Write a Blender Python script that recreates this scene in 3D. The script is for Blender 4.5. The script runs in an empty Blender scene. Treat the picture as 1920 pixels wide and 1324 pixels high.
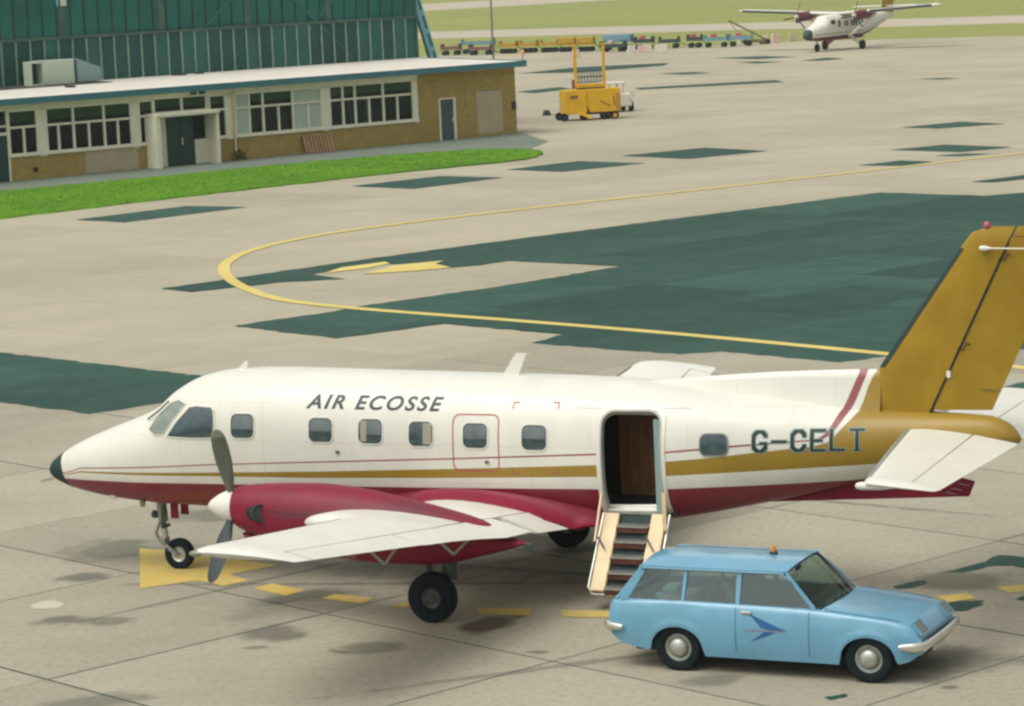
import bpy, bmesh, math, random
import numpy as np
from mathutils import Vector, Matrix
random.seed(7)
R = math.radians
scene = bpy.context.scene
COL = scene.collection

# ------------------------------------------------------------------ camera, sky, sun, exposure
CAM_H, CAM_F, CAM_PITCH, CAM_ROLL = 8.5386, 5418.3, 0.13326, -0.0464
cd = bpy.data.cameras.new('camera'); cam = bpy.data.objects.new('camera', cd); COL.objects.link(cam)
cd.sensor_width = 36.0; cd.lens = 36.0 * CAM_F / 1920.0; cd.clip_start = 1.0; cd.clip_end = 6000
_F = Vector((0, math.cos(CAM_PITCH), -math.sin(CAM_PITCH))); _U0 = Vector((0, math.sin(CAM_PITCH), math.cos(CAM_PITCH))); _R0 = Vector((1, 0, 0))
_R = _R0 * math.cos(CAM_ROLL) + _U0 * math.sin(CAM_ROLL); _U = -_R0 * math.sin(CAM_ROLL) + _U0 * math.cos(CAM_ROLL)
cam.matrix_world = Matrix(((_R.x, _U.x, -_F.x, 0), (_R.y, _U.y, -_F.y, 0), (_R.z, _U.z, -_F.z, CAM_H), (0, 0, 0, 1)))
scene.camera = cam
scene.render.resolution_x, scene.render.resolution_y = 1024, 706
scene.cycles.filter_width = 2.5            # a soft old lens

SUN_ELEV, SUN_AZ = R(60), R(-122)          # azimuth of the sun seen from above, from +Y towards +X
w = bpy.data.worlds.new('World'); scene.world = w; w.use_nodes = True
nt = w.node_tree; bg = nt.nodes['Background']
sky = nt.nodes.new('ShaderNodeTexSky'); sky.sky_type = 'NISHITA'; sky.sun_disc = False
sky.sun_elevation = SUN_ELEV; sky.sun_rotation = SUN_AZ; sky.air_density = 1.6; sky.dust_density = 6.0; sky.ozone_density = 0.6
hs = nt.nodes.new('ShaderNodeHueSaturation'); hs.inputs['Saturation'].default_value = 0.22   # overcast: nearly white cloud light
tint = nt.nodes.new('ShaderNodeMix'); tint.data_type = 'RGBA'; tint.blend_type = 'MULTIPLY'; tint.inputs[0].default_value = 1.0
tint.inputs[7].default_value = (0.985, 1.0, 0.955, 1)
nt.links.new(sky.outputs[0], hs.inputs['Color']); nt.links.new(hs.outputs[0], tint.inputs[6])
nt.links.new(tint.outputs[2], bg.inputs['Color']); bg.inputs['Strength'].default_value = 0.15
sl = bpy.data.lights.new('sun', 'SUN'); sl.energy = 0.62; sl.angle = R(45); sl.color = (1.0, 0.965, 0.88)
sun = bpy.data.objects.new('sun', sl); COL.objects.link(sun)
_d = Vector((math.sin(SUN_AZ) * math.cos(SUN_ELEV), math.cos(SUN_AZ) * math.cos(SUN_ELEV), math.sin(SUN_ELEV)))
sun.rotation_euler = _d.to_track_quat('Z', 'Y').to_euler(); sun.location = (0, 60, 60)
vs = scene.view_settings; vs.view_transform = 'Standard'; vs.look = 'None'; vs.gamma = 1.0; vs.exposure = 0.13; vs.use_curve_mapping = False

# ------------------------------------------------------------------ materials
def srgb(r, g, b):
    f = lambda c: (c / 255 / 12.92) if c / 255 <= 0.04045 else ((c / 255 + 0.055) / 1.055) ** 2.4
    return (f(r), f(g), f(b))
MATS = {}
def mat(name, col, rough=0.5, metal=0.0, var=0.10, scale=3.0, bump=0.0, bscale=60.0, coat=0.0, spec=0.5, col2=None, detail=6):
    """principled paint/metal/rubber with mottled colour and optional fine relief, object coordinates"""
    m = bpy.data.materials.new(name); m.use_nodes = True; MATS[name] = m
    n = m.node_tree.nodes; l = m.node_tree.links; p = n['Principled BSDF']
    p.inputs['Roughness'].default_value = rough; p.inputs['Metallic'].default_value = metal
    p.inputs['Coat Weight'].default_value = coat; p.inputs['Coat Roughness'].default_value = 0.12; p.inputs['Specular IOR Level'].default_value = spec
    tc = n.new('ShaderNodeTexCoord'); nz = n.new('ShaderNodeTexNoise'); nz.inputs['Scale'].default_value = scale; nz.inputs['Detail'].default_value = detail
    nz.inputs['Roughness'].default_value = 0.65
    l.new(tc.outputs['Object'], nz.inputs['Vector'])
    mx = n.new('ShaderNodeMix'); mx.data_type = 'RGBA'
    a = [c * (1 - var) for c in col]; b = [min(1, c * (1 + var)) for c in col]
    if col2: b = list(col2); a = list(col)
    mx.inputs[6].default_value = (*a, 1); mx.inputs[7].default_value = (*b, 1)
    mr = n.new('ShaderNodeMapRange'); mr.inputs[1].default_value = 0.3; mr.inputs[2].default_value = 0.7
    l.new(nz.outputs['Fac'], mr.inputs[0]); l.new(mr.outputs[0], mx.inputs[0]); l.new(mx.outputs[2], p.inputs['Base Color'])
    if bump:
        n2 = n.new('ShaderNodeTexNoise'); n2.inputs['Scale'].default_value = bscale; n2.inputs['Detail'].default_value = 4
        bp = n.new('ShaderNodeBump'); bp.inputs['Strength'].default_value = bump; bp.inputs['Distance'].default_value = 0.02
        l.new(tc.outputs['Object'], n2.inputs['Vector']); l.new(n2.outputs['Fac'], bp.inputs['Height']); l.new(bp.outputs[0], p.inputs['Normal'])
    return m

WHITE = (0.70, 0.685, 0.615); GOLD = (0.305, 0.190, 0.018); MAROON = (0.20, 0.010, 0.030)
mat('paint_white', WHITE, 0.42, var=0.05, scale=1.6, coat=0.08)
mat('paint_maroon', (0.21, 0.011, 0.034), 0.48, var=0.16, scale=1.4, spec=0.3)
mat('paint_gold', GOLD, 0.52, var=0.13, scale=2.5, spec=0.22)
mat('rubber', (0.005, 0.011, 0.015), 0.8, var=0.3, scale=8, bump=0.2, spec=0.25)
mat('rubber_boot', (0.006, 0.030, 0.030), 0.65, var=0.2)
mat('metal_grey', (0.30, 0.32, 0.29), 0.42, 0.5, var=0.2, scale=8)
mat('metal_dark', (0.07, 0.085, 0.08), 0.5, 0.3, var=0.3, scale=8)
mat('metal_bare', (0.55, 0.56, 0.52), 0.35, 0.8, var=0.15, scale=6)
mat('prop_blade', (0.12, 0.135, 0.10), 0.55, 0.0, var=0.15, scale=6)
mat('prop_black', (0.012, 0.026, 0.030), 0.6, 0.0, var=0.2)
mat('prop_tip', (0.24, 0.25, 0.19), 0.55, 0.0, var=0.1)
mat('black', (0.006, 0.009, 0.010), 0.6, var=0.2)
mat('letter_black', (0.012, 0.028, 0.030), 0.45, var=0.15, scale=9)
mat('letter_rim', (0.25, 0.33, 0.28), 0.45, var=0.1)
mat('red_line', (0.40, 0.07, 0.08), 0.45, var=0.15, scale=10)
mat('wood_panel', (0.30, 0.14, 0.062), 0.5, var=0.35, scale=2.2)
mat('cabin_dark', (0.014, 0.013, 0.012), 0.8, var=0.3)
mat('cream_plastic', (0.70, 0.54, 0.33), 0.5, var=0.12, scale=5)
mat('stair_tread', (0.02, 0.035, 0.035), 0.8, var=0.25, scale=12)
mat('stair_riser', (0.085, 0.022, 0.010), 0.6, var=0.3, scale=6)
mat('amber', (0.75, 0.22, 0.01), 0.25, var=0.1)
mat('red_lens', (0.45, 0.01, 0.008), 0.2, var=0.2, scale=20)
mat('beacon_red', (0.48, 0.10, 0.14), 0.3, var=0.1)
mat('car_blue', (0.125, 0.320, 0.470), 0.45, var=0.09, scale=2.2, coat=0.9)
mat('chrome', (0.72, 0.70, 0.64), 0.25, 0.75, var=0.08)
mat('hub_silver', (0.45, 0.46, 0.42), 0.38, 0.6, var=0.12, scale=12)
mat('seat_cloth', (0.055, 0.11, 0.11), 0.8, var=0.4, scale=14)
mat('seat_tan', (0.30, 0.26, 0.19), 0.8, var=0.3, scale=9)
mat('lamp_glass', (0.22, 0.24, 0.17), 0.10, var=0.12, scale=30)
mat('seam_blue', (0.035, 0.12, 0.20), 0.6, var=0.1)
mat('decal_blue', (0.012, 0.10, 0.28), 0.45, var=0.1)
mat('emblem_red', (0.24, 0.20, 0.29), 0.5, var=0.1)
mat('headlamp', (0.10, 0.115, 0.085), 0.08, var=0.3, scale=40, spec=1.0)
mat('concrete_patch', (0.36, 0.33, 0.27), 0.9, var=0.1)
mat('frame_white', (0.72, 0.69, 0.56), 0.5, var=0.08, scale=2)
mat('roof_white', (0.66, 0.61, 0.55), 0.7, var=0.06, scale=0.6)
mat('roof_felt', (0.055, 0.055, 0.045), 0.9, var=0.3, scale=1.5)
mat('fascia_blue', (0.035, 0.16, 0.20), 0.5, var=0.12, scale=1.5)
mat('door_green', (0.008, 0.040, 0.036), 0.5, var=0.2)
mat('door_grey', (0.045, 0.075, 0.078), 0.5, var=0.12)
mat('blind', (0.40, 0.48, 0.42), 0.8, var=0.06, scale=4)
mat('panel_olive', (0.17, 0.185, 0.075), 0.8, var=0.25, scale=2)
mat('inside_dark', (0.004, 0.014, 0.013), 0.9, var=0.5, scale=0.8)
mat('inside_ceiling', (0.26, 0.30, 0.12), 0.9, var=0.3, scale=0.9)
mat('render_patch', (0.40, 0.34, 0.22), 0.85, var=0.10, scale=1.2)
mat('hangar_panel', (0.008, 0.074, 0.064), 0.7, var=0.30, scale=0.35)
mat('hangar_panel_b', (0.010, 0.112, 0.096), 0.45, var=0.30, scale=0.35)
mat('hangar_upper', (0.005, 0.115, 0.092), 0.75, var=0.30, scale=0.3)
mat('hangar_rib', (0.20, 0.30, 0.245), 0.5, var=0.2, scale=1.0)
mat('hangar_rib_dark', (0.010, 0.045, 0.042), 0.6, var=0.2)
mat('hangar_rail', (0.050, 0.105, 0.085), 0.6, var=0.35, scale=0.8)
mat('steel_blue', (0.20, 0.46, 0.54), 0.5, var=0.15, scale=2)
mat('steel_blue_dark', (0.015, 0.11, 0.13), 0.5, var=0.15, scale=2)
mat('pale_grey_green', (0.50, 0.57, 0.46), 0.6, var=0.06, scale=2)
mat('pale_blue_grey', (0.24, 0.34, 0.34), 0.6, var=0.06, scale=2)
mat('machine_yellow', (0.68, 0.38, 0.008), 0.48, var=0.12, scale=2.5)
mat('machine_yellow_dull', (0.42, 0.25, 0.02), 0.6, var=0.25, scale=2.0)
mat('machine_dark', (0.020, 0.045, 0.05), 0.6, var=0.2)
mat('dull_brown', (0.17, 0.12, 0.045), 0.6, var=0.15)
mat('dull_blue', (0.14, 0.27, 0.33), 0.6, var=0.2, scale=2)
mat('dull_maroon', (0.15, 0.07, 0.07), 0.6, var=0.2, scale=2)
mat('dull_white', (0.62, 0.58, 0.50), 0.7, var=0.1, scale=2)
mat('dull_pink', (0.58, 0.42, 0.36), 0.7, var=0.1, scale=2)
mat('pallet_wood', (0.36, 0.20, 0.11), 0.8, var=0.25, scale=6)
mat('orange_lamp', (0.75, 0.33, 0.18), 0.35, var=0.1)
mat('otter_maroon', (0.13, 0.018, 0.032), 0.45, var=0.1)
mat('bush_brown', (0.06, 0.05, 0.025), 0.9, var=0.5, scale=12)

def soot(name, base):
    m = mat(name, base, 0.52, var=0.16, scale=1.4, spec=0.28); n = m.node_tree.nodes; l = m.node_tree.links; p = n['Principled BSDF']; src = p.inputs['Base Color'].links[0].from_socket
    tc = n.new('ShaderNodeTexCoord'); mp = n.new('ShaderNodeMapping'); mp.inputs['Scale'].default_value = (0.5, 2, 6); l.new(tc.outputs['Object'], mp.inputs['Vector'])
    nz = n.new('ShaderNodeTexNoise'); nz.inputs['Scale'].default_value = 1.2; nz.inputs['Detail'].default_value = 7; l.new(mp.outputs[0], nz.inputs['Vector'])
    sx = n.new('ShaderNodeSeparateXYZ'); l.new(tc.outputs['Object'], sx.inputs[0])
    def rng(sock, a, b, c=0.0, d=1.0):
        k = n.new('ShaderNodeMapRange'); k.interpolation_type = 'SMOOTHSTEP'; k.inputs[1].default_value = a; k.inputs[2].default_value = b; k.inputs[3].default_value = c; k.inputs[4].default_value = d; l.new(sock, k.inputs[0]); return k.outputs[0]
    def mul(a, b):
        k = n.new('ShaderNodeMath'); k.operation = 'MULTIPLY'; l.new(a, k.inputs[0]); l.new(b, k.inputs[1]); return k.outputs[0]
    msk = mul(mul(rng(sx.outputs[2], 1.28, 1.46), rng(sx.outputs[2], 1.72, 1.52)), mul(rng(sx.outputs[0], 2.45, 2.0), rng(sx.outputs[0], -1.4, 0.6)))
    mx = n.new('ShaderNodeMix'); mx.data_type = 'RGBA'; l.new(mul(msk, rng(nz.outputs['Fac'], 0.30, 0.62, 0.15, 0.62)), mx.inputs[0]); l.new(src, mx.inputs[6]); mx.inputs[7].default_value = (0.085, 0.050, 0.060, 1); l.new(mx.outputs[2], p.inputs['Base Color'])
soot('nacelle_paint', (0.215, 0.012, 0.036))
def glass_mat(name, tintc, refl=0.10, rough=0.03, ior=1.5):
    m = bpy.data.materials.new(name); m.use_nodes = True; MATS[name] = m
    n = m.node_tree.nodes; l = m.node_tree.links; n.remove(n['Principled BSDF']); out = n['Material Output']
    tr = n.new('ShaderNodeBsdfTransparent'); tr.inputs[0].default_value = (*tintc, 1)
    gl = n.new('ShaderNodeBsdfGlossy'); gl.inputs['Roughness'].default_value = rough; gl.inputs['Color'].default_value = (0.78, 0.92, 0.92, 1)
    fr = n.new('ShaderNodeFresnel'); fr.inputs[0].default_value = ior
    ad = n.new('ShaderNodeMath'); ad.operation = 'ADD'; ad.inputs[1].default_value = refl; ad.use_clamp = True
    mx = n.new('ShaderNodeMixShader'); l.new(fr.outputs[0], ad.inputs[0]); l.new(ad.outputs[0], mx.inputs[0])
    l.new(tr.outputs[0], mx.inputs[1]); l.new(gl.outputs[0], mx.inputs[2]); l.new(mx.outputs[0], out.inputs[0])
    return m
glass_mat('car_glass', (0.74, 0.90, 0.88), 0.10)
glass_mat('cockpit_glass', (0.40, 0.50, 0.46), 0.10)
glass_mat('window_glass', (0.55, 0.75, 0.68), -0.005, ior=1.3)
mat('cabin_sheen', (0.105, 0.135, 0.14), 0.12, var=0.25, scale=5, spec=0.9)
mat('screen_glass', (0.20, 0.24, 0.20), 0.08, var=0.35, scale=3, spec=1.0)  # pale base colour holds the sky reflected in the windscreen
mat('cabin_glass', (0.026, 0.056, 0.062), 0.10, var=0.45, scale=6, spec=1.0)
mat('seam_pale', (0.52, 0.50, 0.42), 0.5, var=0.05)
mat('cabin_blind', (0.30, 0.29, 0.22), 0.7, var=0.1)

def node_ground(name, base, dark, light, s_big=0.06, s_mid=0.5, s_fine=18, rough=0.9, bump=0.25, streak=True, midamt=0.5, cells=False, fine=0.45):
    m = bpy.data.materials.new(name); m.use_nodes = True; MATS[name] = m
    n = m.node_tree.nodes; l = m.node_tree.links; p = n['Principled BSDF']; p.inputs['Roughness'].default_value = rough
    p.inputs['Specular IOR Level'].default_value = 0.12
    tc = n.new('ShaderNodeTexCoord'); geo = n.new('ShaderNodeNewGeometry')
    def noise(s, d=5, r=0.6, vec=None):
        k = n.new('ShaderNodeTexNoise'); k.inputs['Scale'].default_value = s; k.inputs['Detail'].default_value = d; k.inputs['Roughness'].default_value = r
        l.new(vec if vec else geo.outputs['Position'], k.inputs['Vector']); return k
    def mix(a, b, f, amt=1.0, lo=0.35, hi=0.65):
        mr = n.new('ShaderNodeMapRange'); mr.inputs[1].default_value = lo; mr.inputs[2].default_value = hi; mr.inputs[4].default_value = amt
        l.new(f, mr.inputs[0]); x = n.new('ShaderNodeMix'); x.data_type = 'RGBA'
        for s, v in ((6, a), (7, b)):
            if isinstance(v, tuple): x.inputs[s].default_value = (*v, 1)
            else: l.new(v, x.inputs[s])
        l.new(mr.outputs[0], x.inputs[0]); return x.outputs[2]
    c = mix(base, dark, noise(s_big, 4).outputs['Fac'], 0.8)
    c = mix(c, light, noise(s_mid, 6, 0.7).outputs['Fac'], midamt, 0.45, 0.75)
    if streak:
        mp = n.new('ShaderNodeMapping'); mp.inputs['Rotation'].default_value = (0, 0, R(12)); mp.inputs['Scale'].default_value = (0.05, 0.9, 1)
        l.new(geo.outputs['Position'], mp.inputs['Vector'])
        c = mix(c, dark, noise(0.7, 6, 0.7, mp.outputs[0]).outputs['Fac'], 0.55, 0.5, 0.75)
    c = mix(c, tuple(v * 0.55 for v in base), noise(s_fine, 5, 0.8).outputs['Fac'], fine, 0.48, 0.72)
    if cells == 'slab':
        oi = n.new('ShaderNodeObjectInfo'); vr = n.new('ShaderNodeMapRange'); vr.inputs[3].default_value = 0.88; vr.inputs[4].default_value = 1.10; l.new(oi.outputs['Random'], vr.inputs[0])
        hv = n.new('ShaderNodeHueSaturation'); l.new(vr.outputs[0], hv.inputs['Value']); l.new(c, hv.inputs['Color']); c = hv.outputs[0]
    elif cells:
        mp = n.new('ShaderNodeMapping'); mp.vector_type = 'POINT'; mp.inputs['Rotation'].default_value = (0, 0, R(-42.5))
        l.new(geo.outputs['Position'], mp.inputs['Vector'])
        sc = n.new('ShaderNodeVectorMath'); sc.operation = 'SCALE'; sc.inputs[3].default_value = 1/4.45 if cells is True else 1/8.9; l.new(mp.outputs[0], sc.inputs[0])
        fl = n.new('ShaderNodeVectorMath'); fl.operation = 'FLOOR'; l.new(sc.outputs[0], fl.inputs[0])
        wn = n.new('ShaderNodeTexWhiteNoise'); wn.noise_dimensions = '2D'; l.new(fl.outputs[0], wn.inputs['Vector'])
        fr = n.new('ShaderNodeVectorMath'); fr.operation = 'FRACTION'; l.new(sc.outputs[0], fr.inputs[0])
        sx = n.new('ShaderNodeSeparateXYZ'); l.new(fr.outputs[0], sx.inputs[0])
        mn = n.new('ShaderNodeMath'); mn.operation = 'MINIMUM'; l.new(sx.outputs[0], mn.inputs[0]); l.new(sx.outputs[1], mn.inputs[1])
        ln = n.new('ShaderNodeMapRange'); ln.inputs[1].default_value = 0.006; ln.inputs[2].default_value = 0.014; ln.inputs[3].default_value = 0.82 if cells is True else 1.0; ln.inputs[4].default_value = 1.0; l.new(mn.outputs[0], ln.inputs[0])
        vr = n.new('ShaderNodeMapRange'); vr.inputs[3].default_value = 0.93 if cells is True else 0.84; vr.inputs[4].default_value = 1.05 if cells is True else 1.14; l.new(wn.outputs['Value'], vr.inputs[0])
        ml = n.new('ShaderNodeMath'); ml.operation = 'MULTIPLY'; l.new(ln.outputs[0], ml.inputs[0]); l.new(vr.outputs[0], ml.inputs[1])
        hv = n.new('ShaderNodeHueSaturation'); l.new(ml.outputs[0], hv.inputs['Value']); l.new(c, hv.inputs['Color']); c = hv.outputs[0]
    l.new(c, p.inputs['Base Color'])
    bp = n.new('ShaderNodeBump'); bp.inputs['Strength'].default_value = bump; bp.inputs['Distance'].default_value = 0.01
    l.new(noise(s_fine * 2, 4).outputs['Fac'], bp.inputs['Height']); l.new(bp.outputs[0], p.inputs['Normal'])
    return m
node_ground('apron_concrete', (0.415, 0.370, 0.280), (0.335, 0.303, 0.232), (0.475, 0.417, 0.322), cells=True)
node_ground('slab_concrete', (0.370, 0.336, 0.262), (0.295, 0.276, 0.216), (0.43, 0.385, 0.305), 0.35, 1.4, 9, midamt=0.6, cells='slab', fine=0.75)
node_ground('asphalt', (0.040, 0.086, 0.070), (0.027, 0.066, 0.055), (0.062, 0.112, 0.092), 0.14, 1.1, 20, midamt=0.75, cells='big')
node_ground('asphalt_dark', (0.032, 0.070, 0.058), (0.023, 0.056, 0.048), (0.046, 0.090, 0.076), 0.3, 1.3, 20, midamt=0.7)
node_ground('tar', (0.028, 0.078, 0.060), (0.018, 0.050, 0.040), (0.045, 0.090, 0.070), 0.4, 3, 20, rough=0.6, streak=False)
node_ground('joint_tar', (0.070, 0.085, 0.070), (0.05, 0.065, 0.055), (0.12, 0.13, 0.10), 0.5, 3, 20, streak=False)
node_ground('yellow_paint', (0.66, 0.53, 0.17), (0.56, 0.44, 0.13), (0.60, 0.50, 0.25), 0.3, 2.0, 15, rough=0.75, streak=False)
node_ground('yellow_paint_worn', (0.62, 0.46, 0.13), (0.52, 0.38, 0.10), (0.42, 0.35, 0.20), 0.5, 1.8, 12, rough=0.8, streak=False, midamt=0.8)
node_ground('lawn_grass', (0.105, 0.245, 0.013), (0.062, 0.175, 0.012), (0.185, 0.300, 0.024), 0.25, 1.1, 7, bump=0.8, streak=False)
node_ground('field_grass', (0.27, 0.275, 0.085), (0.20, 0.245, 0.070), (0.35, 0.315, 0.115), 0.012, 0.10, 1.2, bump=0.5)
node_ground('taxiway', (0.46, 0.40, 0.32), (0.40, 0.35, 0.28), (0.50, 0.44, 0.36), 0.02, 0.2, 3)
node_ground('path_asphalt', (0.17, 0.20, 0.165), (0.12, 0.155, 0.13), (0.26, 0.25, 0.20), 0.2, 0.8, 10)
node_ground('brick_wall', (0.36, 0.268, 0.085), (0.31, 0.235, 0.080), (0.43, 0.32, 0.11), 0.4, 3.0, 25, rough=0.85, streak=False)

def add_brick(name):
    m = MATS[name]; n = m.node_tree.nodes; l = m.node_tree.links; p = n['Principled BSDF']; src = p.inputs['Base Color'].links[0].from_socket
    tc = n.new('ShaderNodeTexCoord'); sx = n.new('ShaderNodeSeparateXYZ'); cb = n.new('ShaderNodeCombineXYZ'); l.new(tc.outputs['Object'], sx.inputs[0])
    ad = n.new('ShaderNodeMath'); ad.operation = 'ADD'; l.new(sx.outputs[0], ad.inputs[0]); l.new(sx.outputs[1], ad.inputs[1]); l.new(ad.outputs[0], cb.inputs[0]); l.new(sx.outputs[2], cb.inputs[1])
    bt = n.new('ShaderNodeTexBrick'); l.new(cb.outputs[0], bt.inputs['Vector']); bt.inputs['Scale'].default_value = 1.0; bt.inputs['Brick Width'].default_value = 0.225; bt.inputs['Row Height'].default_value = 0.075
    bt.inputs['Mortar Size'].default_value = 0.008; bt.inputs['Color1'].default_value = (0.80, 0.80, 0.80, 1); bt.inputs['Color2'].default_value = (1.12, 1.10, 1.05, 1); bt.inputs['Mortar'].default_value = (1.02, 1.04, 1.08, 1)
    mx = n.new('ShaderNodeMix'); mx.data_type = 'RGBA'; mx.blend_type = 'MULTIPLY'; mx.inputs[0].default_value = 1; l.new(src, mx.inputs[6]); l.new(bt.outputs[0], mx.inputs[7]); l.new(mx.outputs[2], p.inputs['Base Color'])
add_brick('brick_wall')
def stain_mat(name, col, strength=0.6):
    m = bpy.data.materials.new(name); m.use_nodes = True; MATS[name] = m
    n = m.node_tree.nodes; l = m.node_tree.links; p = n['Principled BSDF']; p.inputs['Roughness'].default_value = 0.8
    p.inputs['Base Color'].default_value = (*col, 1)
    tc = n.new('ShaderNodeTexCoord'); gr = n.new('ShaderNodeTexGradient'); gr.gradient_type = 'SPHERICAL'
    l.new(tc.outputs['Object'], gr.inputs['Vector'])
    nz = n.new('ShaderNodeTexNoise'); nz.inputs['Scale'].default_value = 2.2; nz.inputs['Detail'].default_value = 6
    geo = n.new('ShaderNodeNewGeometry'); l.new(geo.outputs['Position'], nz.inputs['Vector'])
    ad = n.new('ShaderNodeMath'); ad.operation = 'MULTIPLY_ADD'; ad.inputs[1].default_value = 1.2; ad.inputs[2].default_value = -0.6; l.new(nz.outputs['Fac'], ad.inputs[0])
    sm = n.new('ShaderNodeMath'); sm.operation = 'ADD'; l.new(gr.outputs['Fac'], sm.inputs[0]); l.new(ad.outputs[0], sm.inputs[1])
    mr = n.new('ShaderNodeMapRange'); mr.inputs[1].default_value = 0.12; mr.inputs[2].default_value = 0.55; mr.inputs[4].default_value = strength
    l.new(sm.outputs[0], mr.inputs[0])
    ed = n.new('ShaderNodeMapRange'); ed.inputs[1].default_value = 0.0; ed.inputs[2].default_value = 0.15; l.new(gr.outputs['Fac'], ed.inputs[0])
    mu = n.new('ShaderNodeMath'); mu.operation = 'MULTIPLY'; l.new(mr.outputs[0], mu.inputs[0]); l.new(ed.outputs[0], mu.inputs[1])
    l.new(mu.outputs[0], p.inputs['Alpha']); return m
stain_mat('oil_shade_patch', (0.10, 0.105, 0.085), 0.42)
stain_mat('brown_patch', (0.12, 0.082, 0.055), 0.8)  # brown patch on the ground right of the main wheel
stain_mat('tyre_mark', (0.13, 0.13, 0.105), 0.30)
stain_mat('pale_stain', (0.50, 0.47, 0.37), 0.95)
stain_mat('green_stain_shade', (0.13, 0.14, 0.105), 0.35)

# ------------------------------------------------------------------ mesh helpers
class MB:
    def __init__(s): s.v = []; s.f = []
    def add(s, vs, fs):
        o = len(s.v); s.v += [tuple(map(float, q)) for q in vs]; s.f += [tuple(i + o for i in f) for f in fs]; return s
    def box(s, c, d, rot=None):
        x, y, z = (k / 2 for k in d)
        p = [Vector(q) for q in ((-x,-y,-z),(x,-y,-z),(x,y,-z),(-x,y,-z),(-x,-y,z),(x,-y,z),(x,y,z),(-x,y,z))]
        if rot is not None: p = [rot @ q for q in p]
        return s.add([q + Vector(c) for q in p], [(0,3,2,1),(4,5,6,7),(0,1,5,4),(1,2,6,5),(2,3,7,6),(3,0,4,7)])
    def hexa(s, p): return s.add(p, [(0,3,2,1),(4,5,6,7),(0,1,5,4),(1,2,6,5),(2,3,7,6),(3,0,4,7)])
    def bar(s, a, b, w, h, up=(0, 0, 1)):
        a, b = Vector(a), Vector(b); d = (b - a).normalized(); sd = d.cross(Vector(up))
        if sd.length < 1e-4: sd = d.cross(Vector((1, 0, 0)))
        sd.normalize(); u = sd.cross(d); k = []
        for q in (a, b):
            for i, j in ((-1,-1),(1,-1),(1,1),(-1,1)): k.append(q + sd * (i * w / 2) + u * (j * h / 2))
        return s.add(k, [(0,1,2,3),(7,6,5,4),(0,4,5,1),(1,5,6,2),(2,6,7,3),(3,7,4,0)])
    def tube(s, pts, r, n=10, cap=True):
        pts = [Vector(p) for p in pts]; rr = r if isinstance(r, (list, tuple)) else [r] * len(pts); o = []
        ref = Vector((0, 0, 1)); d0 = (pts[-1] - pts[0]).normalized()
        if abs(d0.z) > 0.9: ref = Vector((1, 0, 0))
        for i, p in enumerate(pts):
            d = (pts[min(i + 1, len(pts) - 1)] - pts[max(i - 1, 0)]).normalized(); a = d.cross(ref).normalized(); b = a.cross(d)
            o += [p + (a * math.cos(2 * math.pi * k / n) + b * math.sin(2 * math.pi * k / n)) * rr[i] for k in range(n)]
        return s._rings(o, len(pts), n, cap)
    def _rings(s, o, m, n, cap=True, closed=False):
        f = []
        for i in range(m if closed else m - 1):
            j2 = (i + 1) % m
            for k in range(n): f.append((i * n + k, i * n + (k + 1) % n, j2 * n + (k + 1) % n, j2 * n + k))
        if cap and not closed: f += [tuple(range(n))[::-1], tuple((m - 1) * n + k for k in range(n))]
        return s.add(o, f)
    def loft(s, rings, cap=True): return s._rings([p for r in rings for p in r], len(rings), len(rings[0]), cap)
    def lathe(s, prof, c, ax, n=28, closed=False):
        """prof: list of (along axis, radius)"""
        ax = Vector(ax).normalized(); ref = Vector((0, 0, 1)) if abs(ax.z) < 0.9 else Vector((1, 0, 0)); a = ax.cross(ref).normalized(); b = a.cross(ax); c = Vector(c)
        o = [c + ax * h + (a * math.cos(2 * math.pi * k / n) + b * math.sin(2 * math.pi * k / n)) * max(r, 1e-4) for h, r in prof for k in range(n)]
        return s._rings(o, len(prof), n, not closed, closed)
    def grid(s, fn, nu, nv):
        o = [fn(i / nu, j / nv) for i in range(nu + 1) for j in range(nv + 1)]
        return s.add(o, [(i*(nv+1)+j, (i+1)*(nv+1)+j, (i+1)*(nv+1)+j+1, i*(nv+1)+j+1) for i in range(nu) for j in range(nv)])
    def prism(s, poly, fn, t0, t1):
        """poly of 2d points, fn(a,b,t)->3d"""
        n = len(poly); o = [fn(a, b, t0) for a, b in poly] + [fn(a, b, t1) for a, b in poly]
        return s.add(o, [tuple(range(n))[::-1], tuple(range(n, 2 * n))] + [(k, (k+1) % n, n + (k+1) % n, n + k) for k in range(n)])
    def sheet(s, poly, z): 
        return s.add([(x, y, z) for x, y in poly], [tuple(range(len(poly)))])
    def mesh(s, name, m=None, smooth=None, tri=False, fix=True):
        me = bpy.data.meshes.new(name); me.from_pydata(s.v, [], s.f); me.update()
        bm = bmesh.new(); bm.from_mesh(me)
        if fix: bmesh.ops.recalc_face_normals(bm, faces=bm.faces)
        if tri: bmesh.ops.triangulate(bm, faces=bm.faces)
        bm.to_mesh(me); bm.free()
        if m: me.materials.append(MATS[m])
        if smooth is not None:
            me.shade_smooth(); me.set_sharp_from_angle(angle=R(smooth))
        return me
    def obj(s, name, m, parent=None, smooth=None, bevel=0, fix=True, tri=False, loc=None):
        o = bpy.data.objects.new(name, s.mesh(name, m, smooth, tri, fix)); COL.objects.link(o)
        if parent is not None: o.parent = parent
        if loc is not None: o.location = loc
        if bevel:
            b = o.modifiers.new('bevel', 'BEVEL'); b.width = bevel; b.segments = 2; b.limit_method = 'ANGLE'; b.angle_limit = R(40)
        return o
def tag(o, label, cat, group=None):
    o['label'] = label; o['category'] = cat
    if group: o['group'] = group
    return o
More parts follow.
